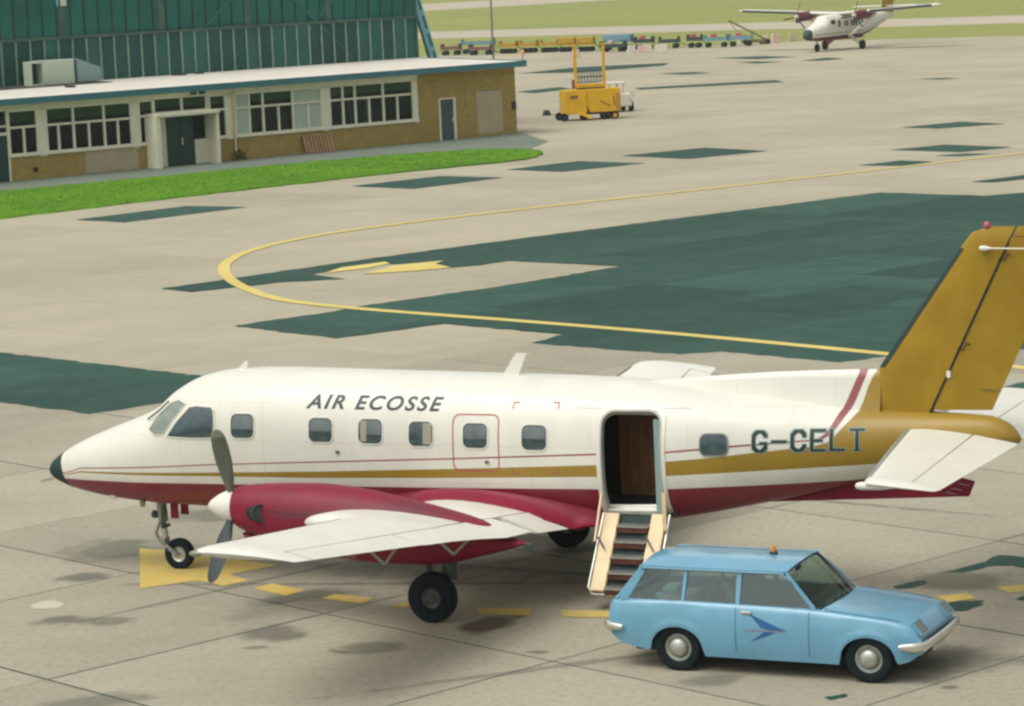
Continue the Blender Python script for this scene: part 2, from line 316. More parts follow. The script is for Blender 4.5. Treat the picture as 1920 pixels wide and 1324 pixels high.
def thing(name, label, cat, loc=(0, 0, 0), rz=0.0, group=None):
    o = bpy.data.objects.new(name, None); COL.objects.link(o); o.empty_display_size = 0.3
    o.location = loc; o.rotation_euler = (0, 0, rz); return tag(o, label, cat, group)
def struct(o): o['kind'] = 'structure'; return o
def copy_part(o, parent, loc=None):
    c = o.copy(); COL.objects.link(c); c.parent = parent
    if loc is not None: c.location = loc
    return c
def copy_tree(o, parent=None):
    c = o.copy(); COL.objects.link(c); c.parent = parent
    for ch in list(o.children): copy_tree(ch, c)
    return c
def pchip(xs, ys):
    xs = np.array(xs, float); ys = np.array(ys, float); h = np.diff(xs); dl = np.diff(ys) / h
    m = np.zeros(len(xs)); m[0] = dl[0]; m[-1] = dl[-1]
    for i in range(1, len(xs) - 1):
        if dl[i-1] * dl[i] > 0:
            w1 = 2*h[i] + h[i-1]; w2 = h[i] + 2*h[i-1]; m[i] = (w1 + w2) / (w1/dl[i-1] + w2/dl[i])
    def f(x):
        x = min(max(x, xs[0]), xs[-1]); i = int(min(max(np.searchsorted(xs, x) - 1, 0), len(xs) - 2)); t = (x - xs[i]) / h[i]
        return float((1+2*t)*(1-t)**2*ys[i] + t*(1-t)**2*h[i]*m[i] + t*t*(3-2*t)*ys[i+1] + t*t*(t-1)*h[i]*m[i+1])
    return f
def rrect(cx, cy, w, h, r, n=6):
    o = []
    for sx, sy, a0 in ((1, 1, 0), (-1, 1, 90), (-1, -1, 180), (1, -1, 270)):
        for k in range(n + 1):
            a = R(a0 + 90 * k / n); o.append((cx + sx * (w/2 - r) + r * math.cos(a), cy + sy * (h/2 - r) + r * math.sin(a)))
    return o
# ------------------------------------------------------------------ ground
struct(MB().sheet([(-2500, -300), (2500, -300), (2500, 5500), (-2500, 5500)], -0.030).obj('grass_field', 'field_grass'))
APRON_Z = -0.012
apron = struct(MB().sheet([(-160, -60), (160, -60), (160, 215), (51.6, 263), (48.2, 265.7), (29.2, 280), (26.1, 280.5), (15.5, 278), (-6, 288.8), (-17, 290), (-160, 330)], APRON_Z).obj('apron', 'apron_concrete'))
struct(MB().sheet([(-80, 420), (-9.4, 361), (10.6, 345), (28.7, 333), (41.9, 318), (56.2, 308), (140, 240), (140, 272), (61.9, 341), (46.3, 352), (31.4, 366), (11.9, 384), (-10.4, 402), (-80, 462)], -0.020).obj('taxiway', 'taxiway'))
struct(MB().sheet([(-120, 545), (-15.4, 603), (14, 628), (140, 740), (140, 880), (14, 745), (-18, 722), (-120, 660)], -0.020).obj('runway', 'taxiway'))

# concrete slabs of the stand, one object each, tarred joints between them
E1 = Vector((math.cos(R(42.5)), math.sin(R(42.5)))); E2 = Vector((math.cos(R(-47.5)), math.sin(R(-47.5)))); CELL = 4.45; S0 = Vector((-2.68, 38.18))
struct(MB().sheet([(-22, 24), (22, 24), (26, 58.5), (-26, 58.5)], -0.008).obj('joint_sealant', 'joint_tar', apron))
hs_ = CELL / 2
def slab_mesh(gx, gy):
    a, b = hs_ - gx, hs_ - gy; m = MB(); e = 0.012
    m.add([(-a, -b, -0.006), (a, -b, -0.006), (a, b, -0.006), (-a, b, -0.006), (-a + e, -b + e, 0), (a - e, -b + e, 0), (a - e, b - e, 0), (-a + e, b - e, 0)],
          [(4, 5, 6, 7), (0, 1, 5, 4), (1, 2, 6, 5), (2, 3, 7, 6), (3, 0, 4, 7)])
    return m.mesh('slab', 'slab_concrete')
SLABS = [slab_mesh(0.022, 0.014), slab_mesh(0.030, 0.010), slab_mesh(0.018, 0.020)]
for i in range(-9, 10):
    for j in range(-9, 10):
        c = S0 + E1 * CELL * (i + 0.5) + E2 * CELL * (j + 0.5)
        if not (29 < c.y < 64 and abs(c.x) < 0.19 * c.y + 3.4): continue
        o = bpy.data.objects.new('slab', SLABS[(i * 7 + j * 3) % 3]); COL.objects.link(o); o.parent = apron
        o.location = (c.x, c.y, random.uniform(-0.001, 0.001)); o.rotation_euler = (0, 0, R(42.5) + random.choice((0, math.pi)))

ASPHALT_MAIN = [(-9.8,80.78),(-8.3,82.22),(-5.56,85.14),(-3.46,87.18),(-0.84,89.64),(5.71,95.35),(13.22,101.77),(16.44,98.44),(17.83,99.02),(20.82,101.08),(13.07,61.01),(10.82,60.51),(7.85,60.36),(6.83,59.8),(4.54,62.37),(3.61,62.17),(0.45,65.19),(1.24,66.53),(-1.64,69.63),(-4.13,67.8),(-6.88,71.19),(-4.51,73.27),(-3.95,74.1),(-0.78,76.87),(-0.02,77.59),(3.21,81.04),(0.02,83.99),(-0.81,83.15),(-1.62,82.77),(-3.56,84.7),(-5.71,82.82),(-4.65,81.07),(-6.34,80.96),(-8.74,79.54)]
ASPHALT_LEFT = [(-13.55,69.5),(-11.22,67.05),(-6.68,62.19),(-4.98,60.35),(-7.21,58.42),(-8.52,57.46),(-9.91,58.81),(-11.97,61.03)]
PATCHES = [[(-15.86,106.24),(-13.71,103.99),(-9.66,108.47),(-12.17,110.37)],[(-6.15,116.67),(-3.58,113.7),(0.01,117.49),(-2.65,120.1)],[(0.13,122.07),(2.44,119.27),(6.0,122.04),(3.27,125.28)],[(5.22,127.45),(7.9,123.44),(11.57,126.14),(9.07,130.24)],[(19.11,138.33),(20.57,136.2),(23.94,137.49),(22.31,140.81)],[(16.54,123.22),(18.98,120.02),(21.45,121.39),(19.09,125.01)],[(16.9,104.55),(17.56,103.88),(19.72,105.15),(19.2,106.57)],[(14.16,115.18),(15.68,113.84),(17.17,115.32),(16.08,116.72)],[(17.76,118.51),(18.59,117.57),(20.01,118.24),(19.03,118.95)],[(1.66,230.18),(6.02,226.96),(13.26,233.0),(14.02,238.4),(6.35,238.55)],[(1.12,197.38),(2.23,193.7),(5.01,197.4),(4.2,201.81)],[(9.05,194.65),(9.27,191.87),(18.93,193.03),(18.77,196.86)],[(18.22,244.71),(21.18,237.59),(24.34,238.5),(22.26,244.48)],[(19.03,232.69),(20.34,228.3),(22.52,229.06),(20.75,232.86)],[(23.86,229.74),(25.31,227.66),(27.46,229.8),(26.45,233.98)],[(11.94,217.24),(13.48,213.18),(15.67,213.61),(14.54,217.22)],[(27.18,188.65),(28.25,186.49),(29.64,186.59),(28.88,188.4)],[(9.49,55.46),(9.47,54.76),(10.7,55.29),(10.49,56.38)]]
TAR = [[(4.964,38.138),(5.206,38.425),(5.467,38.471),(5.458,38.268),(5.238,38.045),(5.076,38.013)],[(5.714,38.903),(5.993,39.088),(6.435,39.528),(6.752,39.897),(7.088,39.599),(6.967,38.941),(6.744,39.169),(6.446,39.2),(6.086,38.89)],[(5.529,37.097),(5.996,37.126),(6.059,37.08),(5.96,36.91),(5.978,36.811),(5.707,36.554),(5.511,36.626)],[(6.412,37.101),(6.627,37.282),(6.767,37.09),(6.576,37.002)],[(3.406,32.502),(3.58,32.617),(3.752,32.61),(3.626,32.486),(3.494,32.412)]]
YLINE = [(11.0,56.82),(10.33,57.81),(7.87,60.86),(4.14,65.27),(0.55,69.12),(-3.48,73.21),(-5.55,75.7),(-6.55,77.6),(-7.32,79.88),(-7.96,82.36),(-8.39,85.04),(-8.51,87.74),(-8.09,90.87),(-6.79,94.19),(-4.48,97.27),(0.99,102.03),(9.08,108.1),(21.23,117.7),(24.81,120.3)]
YMARKS = [[(-5.802,43.262),(-5.438,40.33),(-4.647,40.696),(-4.245,40.249),(-3.898,40.531),(-4.239,41.009),(-3.565,41.494),(-4.603,42.465)],[(-3.798,39.974),(-3.555,40.241),(-3.035,39.704),(-3.304,39.381)],[(-2.783,39.099),(-2.611,39.335),(-2.063,38.979),(-2.194,38.638)],[(-1.799,38.389),(-1.612,38.647),(-1.025,38.423),(-1.2,38.099)],[(-0.639,38.079),(0.105,37.857),(0.05,37.452),(-0.587,37.681)],[(0.494,37.711),(1.182,37.47),(1.166,37.095),(0.499,37.296)],[(5.459,37.467),(5.88,37.574),(5.976,37.259),(5.538,37.063)],[(6.329,37.875),(6.819,37.936),(6.742,37.519),(6.412,37.459)],[(-5.362,82.666),(-4.876,84.226),(-3.636,85.353),(-3.474,84.814),(-4.072,83.716),(-4.749,83.274)],[(-4.156,82.137),(-3.235,84.245),(-1.885,84.862),(-2.137,84.052),(-1.603,82.759),(-2.637,82.337)],[(4.115,36.576),(3.51,36.732),(3.548,37.101),(4.163,36.972)]]
LAWN = [(-20.29,106.79),(-18.93,108.11),(-14.53,112.97),(-9.7,117.99),(-4.19,123.31),(-0.31,126.37),(1.1,127.84),(1.65,129.62),(1.85,131.34),(1.71,133.36),(1.06,135.01),(-1.06,136.18),(-4.55,135.18),(-8.42,133.02),(-12.54,129.8),(-15.16,127.51),(-21.42,122.75),(-23.04,121.69)]
PATH = [(-22.74,120.11),(-15.0,126.12),(-12.37,128.01),(-8.3,131.14),(-4.5,133.63),(-1.05,134.59),(1.05,133.84),(2.29,140.28),(0.94,149.09),(-6.45,144.8),(-13.8,137.89),(-24.41,129.16)]
def rough_edge(p, step=0.28, amp=0.06):
    q = []
    for k in range(len(p)):
        a, b = Vector(p[k]), Vector(p[(k+1) % len(p)]); n_ = max(1, int((b-a).length/step))
        for t in range(n_): q.append(tuple(a.lerp(b, t/n_) + Vector((random.uniform(-amp, amp), random.uniform(-amp, amp)))))
    return q
struct(MB().sheet(rough_edge(ASPHALT_MAIN), 0.002).obj('asphalt_area', 'asphalt', tri=True))
for q_ in ([(2.6, 84.4), (6.3, 87.6), (11.0, 91.8), (12.6, 90.0), (9.4, 86.8), (6.2, 84.2), (4.6, 82.6)], [(9.2, 76.2), (13.5, 80.0), (14.6, 78.4), (12.0, 75.0), (10.6, 74.4)], [(-0.6, 72.6), (3.6, 76.2), (6.6, 73.2), (2.2, 69.6)], [(5.0, 70.5), (8.8, 73.6), (10.9, 71.2), (7.0, 67.6)]):
    struct(MB().sheet(rough_edge(q_), 0.0032).obj('asphalt_patch', 'asphalt_dark', tri=True))
struct(MB().sheet(rough_edge(ASPHALT_LEFT), 0.003).obj('asphalt_area', 'asphalt', tri=True))
for p in PATCHES: struct(MB().sheet(rough_edge(p, .4, .05), 0.001).obj('asphalt_patch', 'asphalt', tri=True))
for p in TAR:
    q = []
    for k in range(len(p)):           # rough, chewed outline
        a, b = Vector(p[k]), Vector(p[(k + 1) % len(p)])
        for t in (0, 0.33, 0.66): q.append(tuple(a.lerp(b, t) + Vector((random.uniform(-.03, .03), random.uniform(-.04, .04)))))
    struct(MB().sheet(q, 0.006).obj('tar_patch', 'tar', tri=True))
def stain_or_shade(x, y, rx, ry, rot, m, z=0.0045):
    o = MB().add([(-1, -1, 0), (1, -1, 0), (1, 1, 0), (-1, 1, 0)], [(0, 1, 2, 3)]).obj('oil_shade_patch', m, None, loc=(x, y, z))
    o.scale = (rx, ry, 1); o.rotation_euler = (0, 0, R(rot)); struct(o)
stain_or_shade(-3.3, 37.1, 0.55, 0.75, 10, 'oil_shade_patch'); stain_or_shade(-0.45, 37.05, 0.40, 0.75, -30, 'brown_patch', 0.0048)
stain_or_shade(-6.65, 39.6, 0.38, 0.45, 0, 'pale_stain'); stain_or_shade(-6.35, 38.5, 0.5, 0.35, 10, 'oil_shade_patch', 0.0046); stain_or_shade(-5.6, 38.3, 0.5, 0.4, 0, 'green_stain_shade', 0.0047)
stain_or_shade(-1.0, 41.6, 2.6, 1.6, 20, 'green_stain_shade', 0.0042); stain_or_shade(1.2, 40.6, 1.8, 1.6, 20, 'green_stain_shade', 0.0049); stain_or_shade(-6.2, 43.2, 1.0, 1.2, 0, 'green_stain_shade', 0.0051)  # green patches here paint the shadow under the fuselage onto the ground
stain_or_shade(-5.0, 45.8, 0.9, 0.8, 0, 'green_stain_shade', 0.0043); stain_or_shade(4.9, 34.2, 1.6, 0.9, -20, 'green_stain_shade', 0.0044); stain_or_shade(5.9, 38.4, 0.9, 0.9, 0, 'green_stain_shade', 0.0041)
stain_or_shade(2.2, 33.6, 0.6, 0.4, 30, 'green_stain_shade', 0.0040); stain_or_shade(-5.2, 33.9, 1.0, 0.5, 20, 'green_stain_shade', 0.0039); stain_or_shade(-2.0, 36.0, 0.6, 0.5, 20, 'green_stain_shade', 0.0038)
stain_or_shade(-3.0, 39.3, 1.0, 0.5, 20, 'oil_shade_patch', 0.0037); stain_or_shade(-4.4, 42.4, 0.4, 0.5, 0, 'oil_shade_patch', 0.0036); stain_or_shade(0.9, 41.8, 0.5, 0.6, 0, 'oil_shade_patch', 0.0035); stain_or_shade(-6.4, 41.3, .5, .4, 0, 'oil_shade_patch', .0034)
for k in range(9):
    y = random.uniform(32.5, 52); stain_or_shade(random.uniform(-.17, .17)*y, y, random.uniform(.06, .3), random.uniform(.05, .25), random.uniform(0, 90), random.choice(('oil_shade_patch', 'green_stain_shade', 'green_stain_shade')), 0.0052 + k*0.00004)

for x0, y0, x1, y1, w_ in ((-7.5, 41.0, 4.5, 38.6, .13), (-7.2, 44.6, 7.0, 36.3, .12), (-3.5, 33.2, 6.5, 36.8, .14), (-6.9, 37.5, -.5, 43.5, .10), (1.0, 47.5, 8.0, 42.0, .14), (-5.5, 52.0, 6.5, 49.0, .16)):
    stain_or_shade((x0+x1)/2, (y0+y1)/2, math.hypot(x1-x0, y1-y0)/2, w_, math.degrees(math.atan2(y1-y0, x1-x0)), 'tyre_mark', 0.0066 + w_*.002)

# yellow taxi line as a ribbon 0.15 m wide along a smooth curve
def ribbon(pts, wd, z, name, m):
    P = [Vector(p) for p in pts]; out = []
    for i in range(len(P) - 1):
        p0, p1, p2, p3 = P[max(i-1, 0)], P[i], P[i+1], P[min(i+2, len(P)-1)]
        for k in range(8):
            t = k / 8; out.append(0.5 * ((2*p1) + (p2-p0)*t + (2*p0-5*p1+4*p2-p3)*t*t + (3*p1-p0-3*p2+p3)*t**3))
    out.append(P[-1]); mb = MB(); vs = []
    for i, p in enumerate(out):
        d = (out[min(i+1, len(out)-1)] - out[max(i-1, 0)]).normalized(); nrm = Vector((-d.y, d.x))
        w2 = wd / 2 * random.uniform(0.94, 1.06)
        vs += [(p.x + nrm.x*w2, p.y + nrm.y*w2, z), (p.x - nrm.x*w2, p.y - nrm.y*w2, z)]
    mb.add(vs, [(2*i, 2*i+1, 2*i+3, 2*i+2) for i in range(len(out)-1)])
    return struct(mb.obj(name, m))
ribbon(YLINE, 0.36, 0.007, 'taxi_line', 'yellow_paint')
for k, p in enumerate(YMARKS):
    struct(MB().sheet(p, 0.0075 if k != 0 else 0.0072).obj('yellow_marking', 'yellow_paint_worn' if k < 8 or k > 9 else 'yellow_paint', tri=True))
struct(MB().sheet(PATH, -0.006).obj('footpath', 'path_asphalt', tri=True))
lm = MB(); n_ = len(LAWN); dens = []
for k in range(n_):
    a, b = Vector(LAWN[k]), Vector(LAWN[(k+1) % n_]); st = max(1, int((b - a).length / 0.5))
    for t in range(st):
        q = a.lerp(b, t / st); dens.append((q.x + random.uniform(-.06, .06), q.y + random.uniform(-.12, .12)))
cx_, cy_ = sum(p[0] for p in dens) / len(dens), sum(p[1] for p in dens) / len(dens)
n_ = len(dens)
lm.add([(x, y, -0.02) for x, y in dens] + [(x + (cx_ - x) * 0.003, y + (cy_ - y) * 0.012, 0.05) for x, y in dens], [tuple(range(n_, 2*n_))] + [(k, (k+1) % n_, n_+(k+1) % n_, n_+k) for k in range(n_)])
struct(lm.obj('lawn', 'lawn_grass', tri=True))
def in_poly(x, y, P_):
    c = False; j = len(P_) - 1
    for i in range(len(P_)):
        if (P_[i][1] > y) != (P_[j][1] > y) and x < (P_[j][0]-P_[i][0])*(y-P_[i][1])/(P_[j][1]-P_[i][1]) + P_[i][0]: c = not c
        j = i
    return c
gb_ = MB(); cnt = 0
while cnt < 20000:
    x, y = random.uniform(-23, 2), random.uniform(106, 137)
    if not in_poly(x, y, dens): continue
    cnt += 1; hgt = random.uniform(.008, .028); a = random.uniform(0, 3.14); wd = random.uniform(.02, .05); lx, ly = random.uniform(-.12, .12), random.uniform(-.12, .12)
    gb_.v += [(x-wd*math.cos(a), y-wd*math.sin(a), .045), (x+wd*math.cos(a), y+wd*math.sin(a), .045), (x+lx, y+ly, .05+hgt)]; k = len(gb_.v); gb_.f.append((k-3, k-2, k-1))
gt_ = gb_.obj('grass_tufts', 'lawn_grass', None, fix=False); gt_['kind'] = 'stuff'; gt_['label'] = 'short green grass growing on the lawn strip'

# ------------------------------------------------------------------ terminal building (local x along the facade, y into it)
BO = Vector((0.8, 148.25, APRON_Z)); BR = R(39.7)
tb = thing('terminal_building', 'long low tan brick building with white framed windows and blue roof edge', 'building', BO, BR)
def wall(x0, x1, z0, z1, m='brick_wall', y0=0.0, y1=0.25, name='wall', bevel=0): return MB().box(((x0+x1)/2, (y0+y1)/2, (z0+z1)/2), (x1-x0, y1-y0, z1-z0)).obj(name, m, tb, bevel=bevel)
wall(-6.38, 0.0, 0, 3.40)
wall(-29.62, -22.42, 0, 1.06); wall(-18.88, -6.382, 0, 1.06)
wall(-40, -31.2, 0, 3.40)
wall(-0.25, -0.003, 0, 3.399, y0=0.252, y1=8.6)                                   # end wall
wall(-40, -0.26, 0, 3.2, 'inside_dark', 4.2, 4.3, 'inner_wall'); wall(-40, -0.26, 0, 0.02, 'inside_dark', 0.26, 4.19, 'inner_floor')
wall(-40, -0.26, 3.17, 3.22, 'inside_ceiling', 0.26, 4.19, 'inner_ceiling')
# paler made-good areas of render on the brick
wall(-25.75, -22.9, 0.04, 1.03, 'render_patch', -0.006, 0.0, 'render_patch'); wall(-2.6, -0.92, 0.15, 2.3, 'render_patch', -0.006, 0.0, 'render_patch')
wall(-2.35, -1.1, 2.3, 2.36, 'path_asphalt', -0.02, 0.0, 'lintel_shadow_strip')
wall(-28.5, -28.25, 0.32, 0.55, 'black', -0.004, 0.0, 'air_vent'); wall(-0.30, -0.10, 1.25, 1.65, 'machine_dark', -0.14, 0.0, 'meter_box')
wall(-3.36, -3.32, 1.5, 3.3, 'brick_wall', -0.03, 0.0, 'conduit')
# header board above windows and sill below
wall(-31.2, -6.36, 3.14, 3.40, 'frame_white', -0.02, 0.2, 'header_board')
wall(-29.66, -22.45, 1.062, 1.16, 'frame_white', -0.07, 0.2, 'window_sill'); wall(-18.86, -6.36, 1.062, 1.16, 'frame_white', -0.07, 0.2, 'window_sill')
def window(x0, x1, z0, z1, fulls, halfs, trans, blinds=()):
    """one bay: white frame with full-height and lower half mullions, panes as sub-parts"""
    m = MB(); fw = 0.06
    m.box(((x0+x1)/2, 0.05, z0 + 0.03), (x1-x0, 0.12, fw)); m.box(((x0+x1)/2, 0.05, z1 - 0.03), (x1-x0, 0.12, fw))
    xs = [x0 + 0.05] + list(fulls) + [x1 - 0.05]
    for x in xs: m.box((x, 0.045, (z0+z1)/2), (0.10, 0.14, z1-z0-0.001))
    m.box(((x0+x1)/2, 0.052, trans), (x1-x0, 0.11, 0.10))
    for x in halfs: m.box((x, 0.046, (z0+trans)/2), (0.095, 0.13, trans-z0-0.002))
    f = m.obj('window', 'frame_white', tb)
    def pane(a, b, c, d):
        q = (a+b)/2
        bl = any(u <= q <= v for u, v in blinds)
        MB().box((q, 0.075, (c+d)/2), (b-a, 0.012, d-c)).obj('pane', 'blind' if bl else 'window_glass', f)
        if not bl and d < trans and random.random() < .35: MB().box((random.uniform(a+.1, b-.1), random.uniform(.5, 1.4), (c+d)/2), (random.uniform(.05, .14), .05, d-c)).obj('curtain', 'blind', f)
        if not bl and c > trans: MB().box((q, 0.13, (c+d)/2+.09), (b-a, 0.02, (d-c)-.20)).obj('olive_panel', 'panel_olive', f)  # olive panel behind the upper pane, lower strip left open
    for a, b in zip(xs[:-1], xs[1:]):
        pane(a+.05, b-.05, trans+.05, z1-.06)
        cut = [a] + [h for h in halfs if a < h < b] + [b]
        for c, d in zip(cut[:-1], cut[1:]): pane(c+.05, d-.05, z0+.06, trans-.05)
    return f
window(-29.66, -28.10, 1.16, 3.14, [], [-28.85], 2.38)
window(-27.72, -23.12, 1.16, 3.14, [-26.25, -24.62], [-27.05, -25.45, -23.9], 2.38)
window(-22.78, -21.90, 1.16, 3.14, [], [], 2.42)
window(-18.86, -17.85, 1.16, 3.14, [], [], 2.45)
window(-17.40, -12.25, 1.16, 3.14, [-16.55, -15.75, -14.0], [-14.85, -13.1], 2.45, [(-17.4, -16.5), (-14.0, -12.2)])
window(-11.85, -6.62, 1.16, 3.14, [-11.0, -10.25, -8.52], [-9.4, -7.65], 2.45)
for x0, x1 in ((-28.10, -27.72), (-23.12, -22.78), (-17.85, -17.40), (-12.25, -11.85), (-6.62, -6.381)):
    wall(x0, x1, 1.0, 3.12, 'frame_white', -0.035, 0.12, 'post', 0.01)
# clerestory above the porch
f = MB()
for x in (-21.9, -20.35, -18.95): f.box((x, 0.05, 2.82), (0.10, 0.13, 0.60))
f.box((-20.4, 0.05, 2.52), (3.0, 0.12, 0.08)); f = f.obj('window', 'frame_white', tb)
for a, b in ((-21.85, -20.4), (-20.3, -19.0)): MB().box(((a+b)/2, 0.13, 2.93), (b-a, 0.02, 0.36)).obj('olive_panel', 'panel_olive', f); MB().box(((a+b)/2, 0.07, 2.84), (b-a, 0.012, 0.55)).obj('pane', 'window_glass', f)
# porch: white framed box standing proud of the wall with dark double door in it
po = MB()
po.box((-22.28, -0.38, 1.17), (0.26, 1.02, 2.34)); po.box((-18.98, -0.38, 1.17), (0.16, 1.02, 2.34)); po.box((-20.62, -0.40, 2.44), (3.50, 1.10, 0.16))
po.obj('porch', 'frame_white', tb, bevel=0.01)
wall(-22.15, -21.3, 0, 2.35, 'frame_white', 0.02, 0.1, 'porch_panel'); wall(-19.72, -19.06, 0, 1.15, 'frame_white', 0.02, 0.1, 'porch_panel')
wall(-19.72, -19.06, 2.26, 2.35, 'frame_white', 0.02, 0.1, 'porch_panel')
wall(-19.66, -19.12, 1.16, 2.25, 'window_glass', 0.05, 0.06, 'pane')
d = wall(-21.28, -20.52, 0.04, 2.26, 'door_green', 0.04, 0.09, 'door'); d2 = wall(-20.50, -19.74, 0.04, 2.26, 'door_green', 0.04, 0.09, 'door')
MB().box((-20.42, 0.01, 1.12), (0.06, 0.05, 0.34)).obj('handle', 'frame_white', d2)
wall(-21.30, -19.74, 2.27, 2.35, 'frame_white', 0.02, 0.1, 'door_frame')
# far left: green door leaf and transom
wall(-31.2, -29.70, 0.0, 2.06, 'door_green', 0.02, 0.08, 'door'); wall(-31.2, -29.66, 2.07, 2.20, 'frame_white', 0.0, 0.1, 'transom'); wall(-31.2, -29.67, 2.21, 2.42, 'window_glass', 0.05, 0.06, 'pane')
wall(-31.2, -29.66, 2.43, 2.52, 'frame_white', 0.0, 0.1, 'transom'); wall(-31.2, -29.67, 2.53, 3.11, 'window_glass', 0.05, 0.06, 'pane'); wall(-29.72, -29.63, 0, 3.11, 'frame_white', -0.02, 0.15, 'door_frame')
# steel door in the brick end
sd = wall(-4.98, -4.16, 0.02, 2.04, 'door_grey', -0.01, 0.0, 'door')
m = MB(); m.box((-5.03, -0.02, 1.05), (0.08, 0.08, 2.1)); m.box((-4.09, -0.03, 1.05), (0.12, 0.12, 2.1)); m.box((-4.56, -0.025, 2.085), (0.98, 0.09, 0.07)); m.obj('door_frame', 'frame_white', tb)
MB().box((-4.20, -0.05, 1.0), (0.05, 0.08, 0.2)).obj('handle', 'frame_white', sd)
# downpipe
MB().tube([(-17.52, -0.12, 0.45), (-17.52, -0.12, 3.1), (-17.60, -0.40, 3.38)], 0.055).obj('downpipe', 'cream_plastic', tb, 60)
# roof: pale sheets laid side by side, falling to a blue fascia
sl_ = (3.90 - 3.68) / 9.0
xs = [-41, -36, -31, -27.6, -23.9, -19.8, -15.2, -10.6, -6.0, -2.8, 0.33]
for a, b in zip(xs[:-1], xs[1:]):
    q = [(a+.012, -0.50, 3.60), (b-.012, -0.50, 3.60), (b-.012, 8.5, 3.82), (a+.012, 8.5, 3.82)]
    MB().hexa(q + [(x, y, z + 0.08) for x, y, z in q]).obj('roof_sheet', 'roof_white', tb)
m = MB(); q = [(-41, -0.48, 3.50), (0.32, -0.48, 3.50), (0.32, 8.45, 3.70), (-41, 8.45, 3.70)]; m.hexa(q + [(x, y, z + 0.095) for x, y, z in q]); m.obj('roof_deck', 'roof_felt', tb)
wall(-41, 0.36, 3.41, 3.70, 'fascia_blue', -0.56, -0.505, 'fascia')
m = MB(); q = [(0.332, -0.505, 3.45), (0.38, -0.505, 3.45), (0.38, 8.5, 3.66), (0.332, 8.5, 3.66)]; m.hexa(q + [(x, y, z + 0.27) for x, y, z in q]); m.obj('barge_board', 'fascia_blue', tb)
wall(-41, 0.30, 3.402, 3.42, 'frame_white', -0.50, 0.1, 'soffit')
m = MB(); q = [(-41, 6.1, 3.85), (-20.2, 6.1, 3.85), (-20.2, 8.45, 3.905), (-41, 8.45, 3.905)]; m.hexa(q + [(x, y, z + 0.02) for x, y, z in q]); m.obj('felt_strip', 'roof_felt', tb)
for x, ww in ((-23.5, 0.3), (-15.2, 0.6), (-14.0, 0.25)): MB().box((x, 7.9 if x > -20 else 4.6, 3.93 if x > -20 else 3.84), (ww, 0.5, 0.10)).obj('roof_vent', 'roof_felt', tb)
for x in (-19.9, -19.4): MB().box((x, -0.35, 3.33), (0.22, 0.25, 0.16)).obj('flood_lamp', 'machine_dark', tb, bevel=0.02)

# plant unit standing on the roof
un = thing('roof_plant_unit', 'pale green boxy plant unit with sloping duct on the white roof', 'plant unit', BO + Vector((math.cos(BR) * -23.0 - math.sin(BR) * 7.0, math.sin(BR) * -23.0 + math.cos(BR) * 7.0, 3.86)), BR)
m = MB(); m.box((0.35, 0.5, 0.62), (1.75, 1.1, 1.16)); m.obj('casing', 'pale_grey_green', un, bevel=0.02)
m = MB(); m.box((-0.86, 0.3, 1.14), (0.62, 0.7, 0.10)); m.box((-1.14, 0.3, 0.6), (0.07, 0.7, 1.1)); m.box((-0.86, 0.3, 0.06), (0.62, 0.7, 0.10)); m.obj('hood_frame', 'pale_grey_green', un)
MB().box((-0.85, 0.52, 0.58), (0.54, 0.1, 1.0)).obj('louvre', 'machine_dark', un)
m = MB(); m.prism([(1.42, 0.08), (2.75, 0.08), (2.75, 0.72), (1.42, 1.22)], lambda a, b, t: (a, t, b), 0.0, 0.9); m.obj('duct', 'pale_blue_grey', un)
MB().box((1.32, 0.42, 0.6), (0.16, 0.8, 1.1)).obj('flange', 'steel_blue_dark', un)
# little amber lamp on the roof corner, thin mast behind
c_ = BO + Vector((math.cos(BR) * 0.24 + math.sin(BR) * 0.4, math.sin(BR) * 0.24 - math.cos(BR) * 0.4, 3.62))
lp = thing('warning_lamp', 'small orange warning lamp on a short stalk at the roof corner', 'lamp', c_, BR)
MB().tube([(0, 0, 0.05), (0, 0, 0.36)], 0.035).obj('stalk', 'metal_grey', lp, 60); MB().lathe([(0, 0.05), (0.02, 0.10), (0.2, 0.105), (0.29, 0.06), (0.31, 0.0)], (0, 0, 0.35), (0, 0, 1), 14).obj('lens', 'orange_lamp', lp, 40)
pl = BO + Vector((math.cos(BR) * 8.57 - math.sin(BR) * 12, math.sin(BR) * 8.57 + math.cos(BR) * 12, 0))
mp_ = thing('slender_mast', 'thin grey mast rising behind the flat roof against the grass', 'mast', pl)
MB().tube([(0, 0, 0), (0, 0, 5), (0, 0, 10.5)], [0.075, 0.06, 0.04]).obj('pole', 'metal_grey', mp_, 60); MB().box((0, 0, 0.02), (0.4, 0.4, 0.04)).obj('base_plate', 'metal_grey', mp_)

# ------------------------------------------------------------------ hangar behind
hg = thing('hangar', 'tall dark green clad hangar with ribbed panels behind the low building', 'hangar', BO, BR)
X0, X1, YH = -41.0, 0.42, 8.52
MB().box(((X0+X1)/2, YH + 15.2, 5.5), (X1-X0-0.1, 30, 11)).obj('shell', 'hangar_upper', hg)
sp = 0.79; nr = int((X1 - X0) / sp) + 1
ribs = [X1 - 0.72 - sp * k for k in range(nr) if X1 - 0.72 - sp * k > X0]
edges = [X1 - 0.02] + ribs
for k, (b, a) in enumerate(zip(edges[:-1], edges[1:])):
    MB().box(((a+b)/2, YH + random.uniform(0.04, 0.07), 4.95), (b-a-0.06, 0.05, 2.13)).obj('lower_panel', random.choice(('hangar_panel', 'hangar_panel', 'hangar_panel_b')), hg)
    MB().box(((a+b)/2, YH + random.uniform(0.07, 0.10), 8.5), (b-a-0.04, 0.05, 4.7)).obj('upper_panel', 'hangar_upper', hg)
